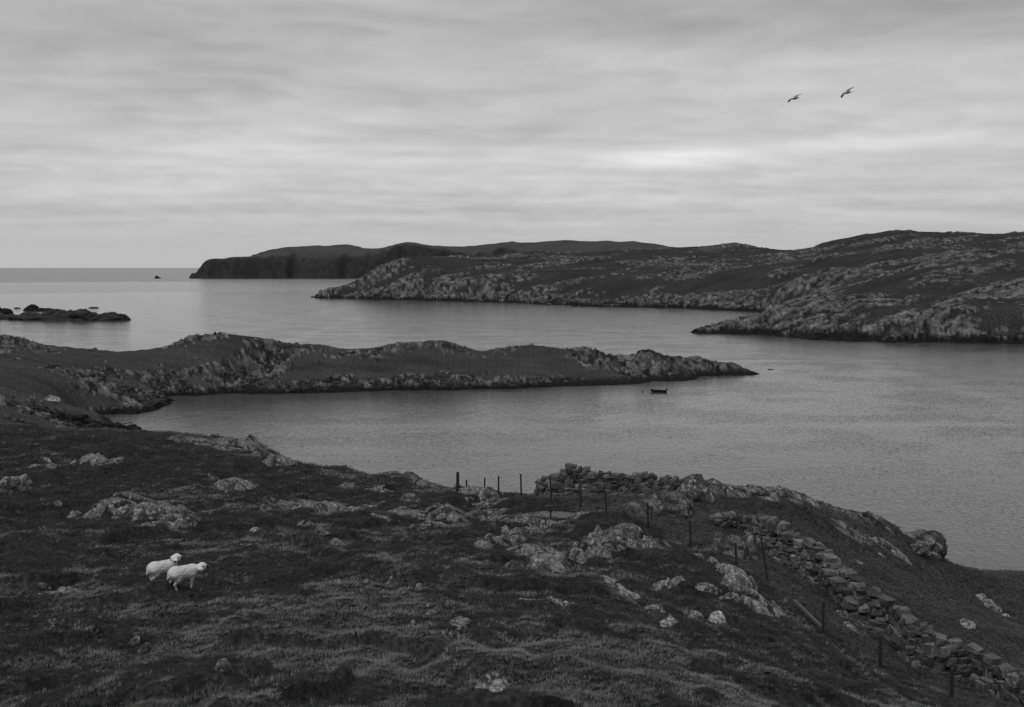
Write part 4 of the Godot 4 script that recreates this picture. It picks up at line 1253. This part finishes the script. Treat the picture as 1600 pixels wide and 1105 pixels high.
func make_sheep(label: String, px: float, py: float, yaw: float, skull: Vector3, gaze: Vector3, size: float, stride: float) -> void:
	var foot := Vector3(sight(px, 915.0).x * py, 0, -py)
	foot.y = maxf(fore_y(foot.x, foot.z), 0.5 * (fore_y(foot.x - 0.25, foot.z) + fore_y(foot.x + 0.25, foot.z))) - 0.03
	var root := thing("sheep", foot, label, "sheep", "two white sheep standing in the heather")
	root.rotation.y = yaw
	var bones := [
		[Vector3(-0.30, 0.535, 0), Vector3(0.26, 0.535, 0), 0.190, 0.180, 0.06],
		[Vector3(-0.37, 0.53, 0), Vector3(-0.30, 0.56, 0), 0.155, 0.16, 0.08],
		[Vector3(-0.13, 0.475, 0), Vector3(0.18, 0.465, 0), 0.170, 0.170, 0.08],
		[Vector3(0.30, 0.50, 0), Vector3(0.35, 0.52, 0), 0.15, 0.12, 0.08],
		[Vector3(0.30, 0.58, 0), skull - Vector3(0.05, 0.03, 0), 0.125, 0.085, 0.07],
		[Vector3(-0.49, 0.60, 0), Vector3(-0.555, 0.40, 0), 0.045, 0.038, 0.04],
	]
	for q in bones:                     # a short deep body
		q[0].x *= 0.84
		if q != bones[4]: q[1].x *= 0.84
	for z in [-0.105, 0.105]:
		var sh: float = stride * signf(z)
		bones.append([Vector3(0.20, 0.47, z), Vector3(0.215 + sh * 0.4, 0.26, z), 0.080, 0.047, 0.05])
		bones.append([Vector3(0.215 + sh * 0.4, 0.26, z), Vector3(0.212 + sh, 0.05, z), 0.040, 0.028, 0.02])
		bones.append([Vector3(0.212 + sh, 0.05, z), Vector3(0.235 + sh, 0.0, z), 0.029, 0.036, 0.02])
		bones.append([Vector3(-0.28, 0.51, z * 1.1), Vector3(-0.22 - sh * 0.3, 0.37, z * 1.25), 0.125, 0.088, 0.06])
		bones.append([Vector3(-0.22 - sh * 0.3, 0.37, z * 1.25), Vector3(-0.35 - sh * 0.7, 0.22, z * 1.1), 0.076, 0.042, 0.03])
		bones.append([Vector3(-0.35 - sh * 0.7, 0.22, z * 1.1), Vector3(-0.315 - sh, 0.05, z * 1.1), 0.037, 0.028, 0.02])
		bones.append([Vector3(-0.315 - sh, 0.05, z * 1.1), Vector3(-0.29 - sh, 0.0, z * 1.1), 0.029, 0.036, 0.02])
	var s := Shape.new()
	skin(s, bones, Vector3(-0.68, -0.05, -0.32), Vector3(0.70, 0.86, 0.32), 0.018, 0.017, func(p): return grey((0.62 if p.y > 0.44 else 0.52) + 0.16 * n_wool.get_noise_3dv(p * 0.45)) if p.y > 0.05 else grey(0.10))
	var g := gaze.normalized()
	var side := g.cross(Vector3.UP).normalized()
	var up := side.cross(g)
	var head := [
		[skull - g * 0.06, skull + g * 0.02, 0.115, 0.108, 0.03],
		[skull - up * 0.03 - g * 0.02, skull + g * 0.07 - up * 0.05, 0.105, 0.075, 0.03],
		[skull + g * 0.06 - up * 0.03, skull + g * 0.19 - up * 0.10, 0.070, 0.048, 0.03],
		[skull - g * 0.06 + up * 0.0, skull - Vector3(0.10, 0.03, 0), 0.10, 0.10, 0.05],
		[skull + side * 0.08 + up * 0.045 - g * 0.03, skull + side * 0.20 + up * 0.03 - g * 0.035, 0.030, 0.020, 0.01],
		[skull - side * 0.08 + up * 0.045 - g * 0.03, skull - side * 0.20 + up * 0.03 - g * 0.035, 0.030, 0.020, 0.01],
	]
	skin(s, head, skull - Vector3.ONE * 0.30, skull + Vector3.ONE * 0.30, 0.0105, 0.0, func(p): return grey(0.16) if absf((p - skull).dot(side)) > 0.14 else grey(0.70))
	s.finish()
	root.scale = Vector3.ONE * size
	mesh_node("body", solid(s.v, s.n, s.c, s.ix), m_fleece, Vector3.ZERO, root)
	for q in [-1.0, 1.0]:
		var e := Shape.new()
		lobe(e, Vector3.ZERO, Vector3.ONE * 0.024, Basis(), 3, 10, 6, 0.02, 0, 0.0, 1.0, Vector3.ZERO, 0.0)
		for k in e.c.size(): e.c[k] = grey(0.012)
		shape_node("eye", e, m_leaf, skull + g * 0.105 + side * 0.062 * q + up * 0.012, root)
	var nose := Shape.new()
	lobe(nose, Vector3.ZERO, Vector3(0.038, 0.028, 0.034), Basis(), 4, 12, 7, 0.02, 0, 0.0, 1.0, Vector3.ZERO, 0.0)
	for k in nose.c.size(): nose.c[k] = grey(0.02)
	shape_node("nose", nose, m_leaf, skull + g * 0.225 - up * 0.088, root)

func build_sheep() -> void:
	make_sheep("white sheep standing behind, head raised over the other one's back", 255, 27.05, deg_to_rad(38), Vector3(0.40, 0.76, 0.06), Vector3(-0.50, 0.16, 0.9), 0.94, 0.03)
	make_sheep("white sheep in front and right, its head held low and turned to look back", 288, 26.6, deg_to_rad(36), Vector3(0.50, 0.62, 0.08), Vector3(-0.55, 0.18, 0.9), 0.95, -0.05)

# ------------------------------------------------------------------ gulls
func gull(label: String, where: Vector3, yaw: float, bank: float, size: float) -> void:
	var root := thing("gull", where, label, "bird", "two gulls flying over the bay")
	root.basis = Basis(Vector3.UP, yaw) * Basis(Vector3.RIGHT, bank) * Basis.from_scale(Vector3.ONE * size)
	var s := Shape.new()
	var dark := grey(0.16)
	s.tube([Vector3(0.27, 0.015, 0), Vector3(0.235, 0.02, 0), Vector3(0.18, 0.022, 0), Vector3(0.12, 0.008, 0), Vector3(0.03, 0, 0), Vector3(-0.10, 0.004, 0), Vector3(-0.20, 0.012, 0), Vector3(-0.27, 0.014, 0)], [0.012, 0.034, 0.040, 0.052, 0.068, 0.058, 0.034, 0.018], 12, dark)
	for q in [-1.0, 1.0]:
		var ribs := [[0.03, 0.12, -0.11, 0.0, 0.022], [0.15, 0.15, -0.11, 0.045, 0.018], [0.27, 0.17, -0.085, 0.075, 0.015], [0.39, 0.15, -0.095, 0.07, 0.013], [0.53, 0.11, -0.09, 0.05, 0.011], [0.66, 0.05, -0.08, 0.03, 0.008], [0.74, -0.015, -0.06, 0.02, 0.003]]
		var first := s.v.size()
		for r in ribs:
			for t in 8:
				var a := TAU * t / 8
				var x: float = lerpf(r[2], r[1], 0.5 + 0.5 * cos(a))
				s.v.append(Vector3(x, r[3] + r[4] * sin(a) + r[4] * 0.6 * (1.0 - cos(a) * cos(a)), q * r[0]))
				s.c.append(dark if r[0] < 0.5 else grey(0.05))
		for i in ribs.size() - 1:
			for t in 8:
				var a := first + i * 8 + t
				var b := first + i * 8 + (t + 1) % 8
				if q < 0: s.ix.append_array([a, b, a + 8, b, b + 8, a + 8])
				else: s.ix.append_array([a, a + 8, b, b, a + 8, b + 8])
	var first := s.v.size()
	for t in 5:
		for y in [0.006, -0.006]:
			s.v.append(Vector3(-0.37 + 0.012 * absf(t - 2), 0.012 + y, (t - 2) * 0.038))
			s.c.append(grey(0.5))
	for y in [0.012, -0.012]:
		s.v.append(Vector3(-0.22, 0.012 + y, 0))
		s.c.append(grey(0.3))
	for t in 4:
		s.ix.append_array([first + t * 2, first + t * 2 + 2, first + 10, first + t * 2 + 1, first + 11, first + t * 2 + 3])
	s.finish()
	mesh_node("body", solid(s.v, s.n, s.c, s.ix), m_leaf, Vector3.ZERO, root)
	var b := Shape.new()
	b.tube([Vector3(0.262, 0.016, 0), Vector3(0.30, 0.012, 0), Vector3(0.325, 0.002, 0)], [0.012, 0.010, 0.003], 6, grey(0.2))
	shape_node("bill", b, m_leaf, Vector3.ZERO, root)

# ------------------------------------------------------------------ boats
func hull(s: Shape, length: float, beam: float, depth: float, outer: Color, inner: Color) -> void:
	var n := 13
	var m := 9
	for side in 2:                                   # outside, then inside
		var first := s.v.size()
		var th := 0.0 if side == 0 else 0.035
		for i in n:
			var t := float(i) / (n - 1)
			var b := (beam * 0.5 - th) * (0.86 + 0.14 * sin(PI * minf(t * 1.3, 1.0))) * sqrt(maxf(1.0 - pow(t, 4.5), 0.0004))
			var sheer := depth * (1.0 + 0.42 * pow(t, 2.2) + 0.06 * (1.0 - t))
			var keel := depth * 0.55 * pow(t, 6.0) + th * 1.5
			for j in m:
				var a := PI * j / (m - 1)
				var cz := -cos(a)
				var sy := 1.0 - pow(sin(a), 0.75)
				s.v.append(Vector3((t - 0.5) * length * (1.0 - th * 0.3), lerpf(keel, sheer, sy), signf(cz) * pow(absf(cz), 0.6) * b))
				s.c.append(outer if side == 0 else inner)
		for i in n - 1:
			for j in m - 1:
				var k := first + i * m + j
				if side == 0: s.ix.append_array([k, k + 1, k + m, k + 1, k + m + 1, k + m])
				else: s.ix.append_array([k, k + m, k + 1, k + 1, k + m, k + m + 1])
		for j in m - 2:
			s.ix.append_array([first, first + j + 2, first + j + 1] if side == 0 else [first, first + j + 1, first + j + 2])
	for e in [0, m - 1]:
		var path := []
		var rad := []
		for i in n:
			path.append(s.v[i * m + e])
			rad.append(0.03)
		s.tube(path, rad, 6, outer)

func build_boats() -> void:
	var p := on_sea(1029, 613)
	var root := thing("motor_boat", p, "small dark open motor boat moored in the bay off the rocky point", "boat")
	root.rotation.y = deg_to_rad(180 - 6)
	var s := Shape.new()
	hull(s, 4.1, 1.55, 0.62, grey(0.03), grey(0.05))
	shape_node("hull", s, m_wood, Vector3(0, -0.14, 0), root)
	for x in [-1.1, -0.1, 0.9]:
		s = Shape.new()
		s.box(Vector3.ZERO, Vector3(0.13, 0.02, 0.62), Basis(), grey(0.07))
		shape_node("thwart", s, m_wood, Vector3(x, 0.30, 0), root)
	s = Shape.new()
	s.box(Vector3(-2.12, 0.78, 0), Vector3(0.16, 0.20, 0.14), Basis(Vector3.BACK, 0.7), grey(0.03))
	s.tube([Vector3(-2.12, 0.70, 0), Vector3(-2.45, 0.60, 0), Vector3(-2.72, 0.46, 0)], [0.09, 0.06, 0.05], 8, grey(0.03))
	s.box(Vector3(-2.0, 0.50, 0), Vector3(0.05, 0.2, 0.1), Basis(), grey(0.03))
	s.tube([Vector3(-2.02, 0.86, 0), Vector3(-1.72, 0.98, 0)], [0.03, 0.025], 6, grey(0.03))
	shape_node("outboard_motor", s, m_wood, Vector3.ZERO, root)
	var buoy := Shape.new()
	lobe(buoy, Vector3.ZERO, Vector3.ONE * 0.24, Basis(), 5, 16, 10, 0.06, 0, 0.0, 1.0, Vector3.ZERO, 0.0)
	for k in buoy.c.size(): buoy.c[k] = grey(0.06)
	buoy.tube([Vector3(0, 0.2, 0), Vector3(0, 0.34, 0)], [0.04, 0.03], 8, grey(0.06))
	tag(shape_node("mooring_buoy", buoy, m_leaf, on_sea(1004, 612.3) + Vector3(0, 0.08, 0)), "round dark mooring buoy floating left of the small motor boat", "buoy")
	var w := hit_on(pen_y, 84, 629, 150, 260)
	root = thing("dinghy", w + Vector3(0, 0.25, 0), "white dinghy lying tilted on the grass at the head of the bay", "boat")
	root.rotation = Vector3(deg_to_rad(24), deg_to_rad(-30), deg_to_rad(-8))
	s = Shape.new()
	hull(s, 4.0, 1.6, 0.55, grey(0.66), grey(0.26))
	shape_node("hull", s, m_leaf, Vector3.ZERO, root)
	for x in [-0.8, 0.35]:
		s = Shape.new()
		s.box(Vector3.ZERO, Vector3(0.10, 0.025, 0.66), Basis(), grey(0.30))
		shape_node("thwart", s, m_leaf, Vector3(x, 0.34, 0), root)

func hit_on(height: Callable, px: float, py: float, from: float, to: float) -> Vector3:
	var s := sight(px, py)
	var d := from
	while d < to:
		var p := EYE + s * d
		if p.y <= height.call(p.x, p.z): return p
		d += 0.15 + (d - from) * 0.002
	return EYE + s * to

# ------------------------------------------------------------------ far things
func skerry(label: String, lobes: Array, tone: float) -> void:
	var s := Shape.new()
	var origin := on_sea(lobes[0][0], lobes[0][1])
	for q in lobes:
		var p := on_sea(q[0], q[1])
		var m := -p.z / FOCAL
		var rx: float = q[2] * m * 0.55
		var hy: float = q[3] * m
		lobe(s, Vector3(p.x, -0.12 * hy, p.z - rx * 0.4) - origin, Vector3(rx, hy * 1.15, rx * 0.42), Basis(), int(q[0]) + 9, int(clampf(q[2] * 0.9, 16, 90)), int(clampf(q[2] * 0.4, 8, 36)), tone, 9, 1.1, 0.60, origin * 0.1, 0.1)
	tag(shape_node("skerry", s, m_rock, origin), label, "islet")

func cairn(called: String, label: String, category: String, foot: Vector3, wide: float, tall: float) -> void:
	var s := Shape.new()
	var g := RandomNumberGenerator.new()
	g.seed = int(foot.x * 10.0)
	for k in 12:
		var t := k / 12.0
		var r := wide * 0.5 * (1.0 - 0.75 * t)
		lobe(s, Vector3(g.randf_range(-r, r) * 0.6, tall * t, g.randf_range(-r, r) * 0.6), Vector3(r * 0.8 + 0.05, tall * 0.14, r * 0.8 + 0.05), Basis(Vector3.UP, k * 1.3), k, 10, 6, 0.10, 6, 0.4, 1.0, Vector3.ZERO, 0.1)
	tag(shape_node(called, s, m_rock, foot - Vector3(0, tall * 0.1, 0)), label, category)

func build_far_things() -> void:
	skerry("long low dark skerry lying off the left end of the peninsula", [[45, 500.5, 110, 10], [84, 501, 120, 14], [126, 501, 84, 16], [160, 501, 70, 13], [8, 499, 60, 8], [105, 501, 150, 9]], 0.09)
	skerry("small humped skerry just behind the long low one", [[47, 486, 26, 10], [68, 486.5, 34, 5]], 0.035)
	skerry("dark low rock at the left frame edge behind the long skerry", [[4, 491, 26, 10], [-8, 491, 30, 14]], 0.035)
	skerry("thin flat rock between the frame edge and the humped skerry", [[26, 482.3, 12, 2.2]], 0.03)
	skerry("thin flat rock barely above water right of the humped skerry", [[144, 481.8, 18, 2.2]], 0.03)
	skerry("lone dark sea stack left of the distant headland", [[244, 435.2, 8, 6.5], [246, 435.3, 11, 3.2]], 0.02)
	skerry("thin reef of rock off the tip of the peninsula", [[1204, 578, 13, 1.2]], 0.03)
	skerry("flat dark shore rock at the right frame edge below the pasture", [[1580, 899, 26, 5], [1594, 900, 18, 4]], 0.05)
	cairn("cairn", "small stone cairn on the highest hump of the peninsula", "cairn", at(335.5, 523, 271.0), 1.2, 0.9)
	cairn("cairn", "tiny dark cairn on the peninsula skyline left of its middle hump", "cairn", at(653, 537.5, 279.0), 0.8, 0.6)
	cairn("standing_stone", "short upright stone on the skyline of the rocky point", "stone", at(987.5, 556, 294.0), 0.5, 0.9)
	cairn("ruin", "tiny dark stone ruin in the dip of the distant headland's skyline", "ruin", Vector3(at(512, 387.5, 3200).x, head_y(at(512, 387.5, 3200).x, -3200.0), -3200.0), 7.0, 6.0)
	var b := Vector3(at(367.5, 405, 2897).x, 0, -2897)
	b.y = head_y(b.x, b.z)
	var t := thing("beacon", b, "tiny pale beacon tower standing on the distant sea cliff", "beacon")
	var s := Shape.new()
	s.tube([Vector3(0, -1, 0), Vector3(0, 5, 0), Vector3(0, 5.3, 0)], [0.95, 0.55, 0.5], 10, grey(0.5))
	shape_node("tower", s, m_leaf, Vector3.ZERO, t)
	s = Shape.new()
	s.tube([Vector3(0, 5.3, 0), Vector3(0, 6.5, 0), Vector3(0, 7.4, 0)], [0.6, 0.6, 0.1], 10, grey(0.2))
	shape_node("lantern", s, m_leaf, Vector3.ZERO, t)
	for q in [["thin pale pole standing in the grass left of the white dinghy, nearer the frame edge", 47.8, 623.0, 5.0], ["thin pale pole standing in the grass left of the white dinghy, nearer the boat", 53.5, 622.0, 7.0], ["thin pale pole standing alone in the grass right of the white dinghy", 104.6, 616.0, 6.5]]:
		var p := hit_on(pen_y, q[1], q[2], 140, 270)
		s = Shape.new()
		s.tube([Vector3(0, -0.2, 0), Vector3(0.03, q[3] * -p.z / FOCAL, 0)], [0.04, 0.035], 6, grey(0.3))
		tag(shape_node("pole", s, m_leaf, p), q[0], "pole")
	for q in [["pale slab of rock at the near shore of the cove, beside the dark point", 88, 670, 34, 5, 0.4, 0.30], ["white boulder in the grass left of the white dinghy", 62.5, 628, 8, 6, 0.8, 0.45], ["grey rock on the lower grass at the left frame edge", 10, 656, 46, 11, 0.8, 0.15], ["round grey boulder in shore grass beside the dark point", 44, 667, 24, 8, 0.8, 0.12], ["large pale boulder among shore rocks at the far side of the cove", 180, 631, 9, 9, 0.8, 0.30], ["pale patch of bare rock on the slope of the peninsula's cairn hill", 304, 566, 24, 10, 0.6, 0.26]]:
		var p := hit_on(pen_y, q[1], q[2], 130, 290)
		var m := -p.z / FOCAL
		s = Shape.new()
		lobe(s, Vector3(0, -0.1, -q[3] * m * 0.3), Vector3(q[3] * m * 0.52, q[4] * m, q[3] * m * 0.5 * q[5]), Basis(), int(q[1]), 26, 12, q[6], 9, 0.8, 0.66, p, 0.4)
		tag(shape_node("shore_rock", s, m_rock, p), q[0], "rock")

# ------------------------------------------------------------------ what nobody could count
func many(called: String, label: String, m: Mesh, mat: Material, buf: PackedFloat32Array) -> void:
	var mm := MultiMesh.new()
	mm.transform_format = MultiMesh.TRANSFORM_3D
	mm.use_colors = true
	mm.mesh = m
	mm.instance_count = buf.size() / 16
	mm.buffer = buf
	var o := MultiMeshInstance3D.new()
	o.name = called
	o.multimesh = mm
	o.material_override = mat
	add_child(o, true)
	tag(o, label, "", "", "stuff")

func put(buf: PackedFloat32Array, b: Basis, o: Vector3, v: float) -> void:
	v = maxf(v, 0.014)
	buf.append_array([b.x.x, b.y.x, b.z.x, o.x, b.x.y, b.y.y, b.z.y, o.y, b.x.z, b.y.z, b.z.z, o.z, v, v, v, 1.0])

func blades(count: int, wide: float, tall: float, radius: float, lean: float, seed_: int) -> ArrayMesh:
	var s := Shape.new()
	var g := RandomNumberGenerator.new()
	g.seed = seed_
	for k in count:
		var a := g.randf() * TAU
		var r := radius * sqrt(g.randf())
		var foot := Vector3(cos(a) * r, -0.04, sin(a) * r)
		var dir := Vector3(cos(a + g.randf_range(-1, 1)), 0, sin(a + g.randf_range(-1, 1))) * lean * g.randf_range(0.3, 1.2)
		var h := tall * g.randf_range(0.55, 1.1)
		var side := Vector3(-dir.z, 0, dir.x).normalized() * wide * 0.5
		var i := s.v.size()
		s.v.append_array([foot - side, foot + side, foot + dir * h * 0.35 + Vector3.UP * h * 0.6 + side * 0.8, foot + dir * h * 0.35 + Vector3.UP * h * 0.6 - side * 0.8, foot + dir * h + Vector3.UP * h * 0.9])
		var v := g.randf_range(0.7, 1.15)
		for q in 5: s.c.append(grey(v))
		s.ix.append_array([i, i + 2, i + 1, i, i + 3, i + 2, i + 3, i + 4, i + 2])
	s.finish()
	for k in s.n.size(): s.n[k] = (s.n[k] * 0.4 + Vector3.UP).normalized()
	return solid(s.v, s.n, s.c, s.ix)

func heather_mesh(count: int, seed_: int) -> ArrayMesh:
	var s := Shape.new()
	var g := RandomNumberGenerator.new()
	g.seed = seed_
	for k in count:
		var d := Vector3(g.randf_range(-1, 1), g.randf_range(0.0, 1.0), g.randf_range(-1, 1)).normalized()
		var c := Vector3(d.x, d.y * 0.75, d.z) * g.randf_range(0.5, 1.0)
		var t := (d + Vector3(g.randf_range(-0.6, 0.6), 0.8, g.randf_range(-0.6, 0.6))).normalized() * g.randf_range(0.12, 0.24)
		var u := t.cross(Vector3(g.randf_range(-1, 1), g.randf_range(-1, 1), g.randf_range(-1, 1))).normalized() * 0.055
		var i := s.v.size()
		s.v.append_array([c - u, c + u, c + t + u * 0.4, c + t - u * 0.4])
		var v := g.randf_range(0.6, 1.35)
		for q in 4: s.c.append(grey(v))
		s.ix.append_array([i, i + 2, i + 1, i, i + 3, i + 2])
	s.finish()
	return solid(s.v, s.n, s.c, s.ix)

func build_growth() -> void:
	var grass := PackedFloat32Array()
	var heath := PackedFloat32Array()
	var turf := PackedFloat32Array()
	var g := RandomNumberGenerator.new()
	g.seed = 99
	var d := 9.0
	while d < 92.0:
		var s := clampf(0.0042 * d, 0.05, 0.30)
		var t := -0.66
		while t < 0.66:
			t += s / d
			var x := (t + g.randf_range(-0.5, 0.5) * s / d) * d
			var z := -(d + g.randf_range(-0.5, 0.5) * s * 1.5)
			var cx := int((x + 60.0) / 0.2)
			var cz := int(-z / 0.2)
			if cx >= 0 and cx < MASK_W and cz < MASK_W and mask[cz * MASK_W + cx] == 1: continue
			var q := Vector2((x - pool.x) / 1.45, (z - pool.z) / 0.85).length()
			if q < 1.1 or (absf(x + 9.4) < 1.1 and z > -27.6 and z < -25.6 and g.randf() < 0.75): continue
			var past := pasture_of(x, z)
			var hv := heath_of(x, z)
			if d > 60.0 and g.randf() < 0.4: continue
			var y := fore_y(x, z)
			if y < 1.5: continue
			var m := n_mottle.get_noise_2d(x * 1.6, z * 1.6)
			var b := Basis(Vector3.UP, g.randf() * TAU)
			var k := s / 0.12
			if past > 0.5:
				if g.randf() < 0.95:
					put(turf, b * Basis.from_scale(Vector3(k, g.randf_range(0.5, 1.3) * (2.2 if g.randf() < 0.06 else 1.0) * (0.8 + 0.2 * k), k)), Vector3(x, y, z), 0.030 + 0.05 * g.randf() + 0.026 * m + 0.022 * n_patch.get_noise_2d(x * 1.5, z * 3.0))
			elif g.randf() < hv * 0.95:
				var r := s * g.randf_range(0.75, 1.35)
				put(heath, b * Basis.from_scale(Vector3(r, r * g.randf_range(0.6, 1.1), r)), Vector3(x, y - r * 0.15, z), 0.056 + 0.055 * m + 0.034 * g.randf())
			else:
				var h := g.randf_range(0.4, 0.9) * (0.75 + 0.25 * k) * (0.85 + 0.6 * n_tuss.get_noise_2d(x * 0.7 + 9.0, z * 0.7))
				put(grass, b * Basis.from_scale(Vector3(k, maxf(h, 0.2), k)), Vector3(x, y, z), 0.085 + 0.075 * m + g.randf() * 0.055 + (0.06 if g.randf() < 0.06 else 0.0))
		d += s * 1.5
	many("moor_grass", "pale tussock grass over the near slope", blades(16, 0.013, 0.20, 0.10, 0.55, 1), m_leaf, grass)
	many("heather", "dark low heather over the hillside", heather_mesh(40, 2), m_leaf, heath)
	many("pasture_turf", "short grazed turf beyond the fence", blades(12, 0.016, 0.09, 0.09, 0.8, 3), m_leaf, turf)
	# loose boulders bedded in the far shores
	var shore := PackedFloat32Array()
	var tries := 0
	while shore.size() < 16 * 1300 and tries < 90000:
		tries += 1
		var x := g.randf_range(-150.0, 80.0)
		var z := g.randf_range(-312.0, -165.0)
		var y := pen.base(x, z)
		if y < -0.1 or y > 9.0: continue
		var r := pen_rock(x, y, z)
		if r < g.randf_range(0.35, 1.1) or x > -18.0 + 30.0 * g.randf(): continue
		var size := g.randf_range(0.25, 0.8) * (1.0 + 0.9 * pow(g.randf(), 6.0))
		y = pen_y(x, z)
		var v := (0.014 if y < 0.45 else lerpf(0.11 + 0.13 * g.randf(), 0.03, dark_point(x, z)))
		if y > 0.9 and g.randf() < 0.06: v = 0.36
		put(shore, Basis(Vector3.UP, g.randf() * TAU) * Basis(Vector3.RIGHT, g.randf_range(-0.4, 0.4)) * Basis.from_scale(Vector3(size * 1.3, size * g.randf_range(0.6, 1.2), size)), Vector3(x, y, z), v)
	many("shore_boulders", "boulders and broken rock along the peninsula", stone_meshes[1], m_rock, shore)

func _ready() -> void:
	rng.seed = 7
	var cam := Camera3D.new()
	cam.name = "camera"
	cam.position = EYE
	cam.rotation_degrees = Vector3(-5.064, 0, 0)
	cam.fov = 2.0 * rad_to_deg(atan(552.5 / FOCAL))
	cam.near = 0.1
	cam.far = 80000.0
	add_child(cam)
	cam.current = true
	var env := Environment.new()
	env.background_mode = Environment.BG_SKY
	env.tonemap_mode = Environment.TONE_MAPPER_LINEAR
	env.tonemap_exposure = 1.0
	env.sdfgi_enabled = true
	env.ssao_enabled = true
	env.ssil_enabled = true
	var pano := PanoramaSkyMaterial.new()
	pano.panorama = make_sky()
	env.sky = Sky.new()
	env.sky.sky_material = pano
	var we := WorldEnvironment.new()
	we.name = "environment"
	we.environment = env
	add_child(we)
	var sun := DirectionalLight3D.new()
	sun.name = "sun"
	sun.light_energy = 0.5
	sun.light_angular_distance = 40.0
	sun.light_color = Color(1, 1, 1)
	sun.shadow_enabled = true
	sun.rotation_degrees = Vector3(-64, -35, 0)
	add_child(sun)
	var t0 := Time.get_ticks_msec()
	make_materials()
	build_land()
	build_pool()
	build_rocks()
	build_walls()
	build_fences()
	build_sheep()
	gull("gull with bent wings, left of the two birds and slightly lower in the sky", at(1242, 154, 58), deg_to_rad(128), deg_to_rad(-25), 1.0)
	gull("gull with spread wings, right of the two birds and slightly higher in the sky", at(1324, 145, 58), deg_to_rad(128), deg_to_rad(-31), 1.0)
	build_boats()
	build_far_things()
	build_growth()
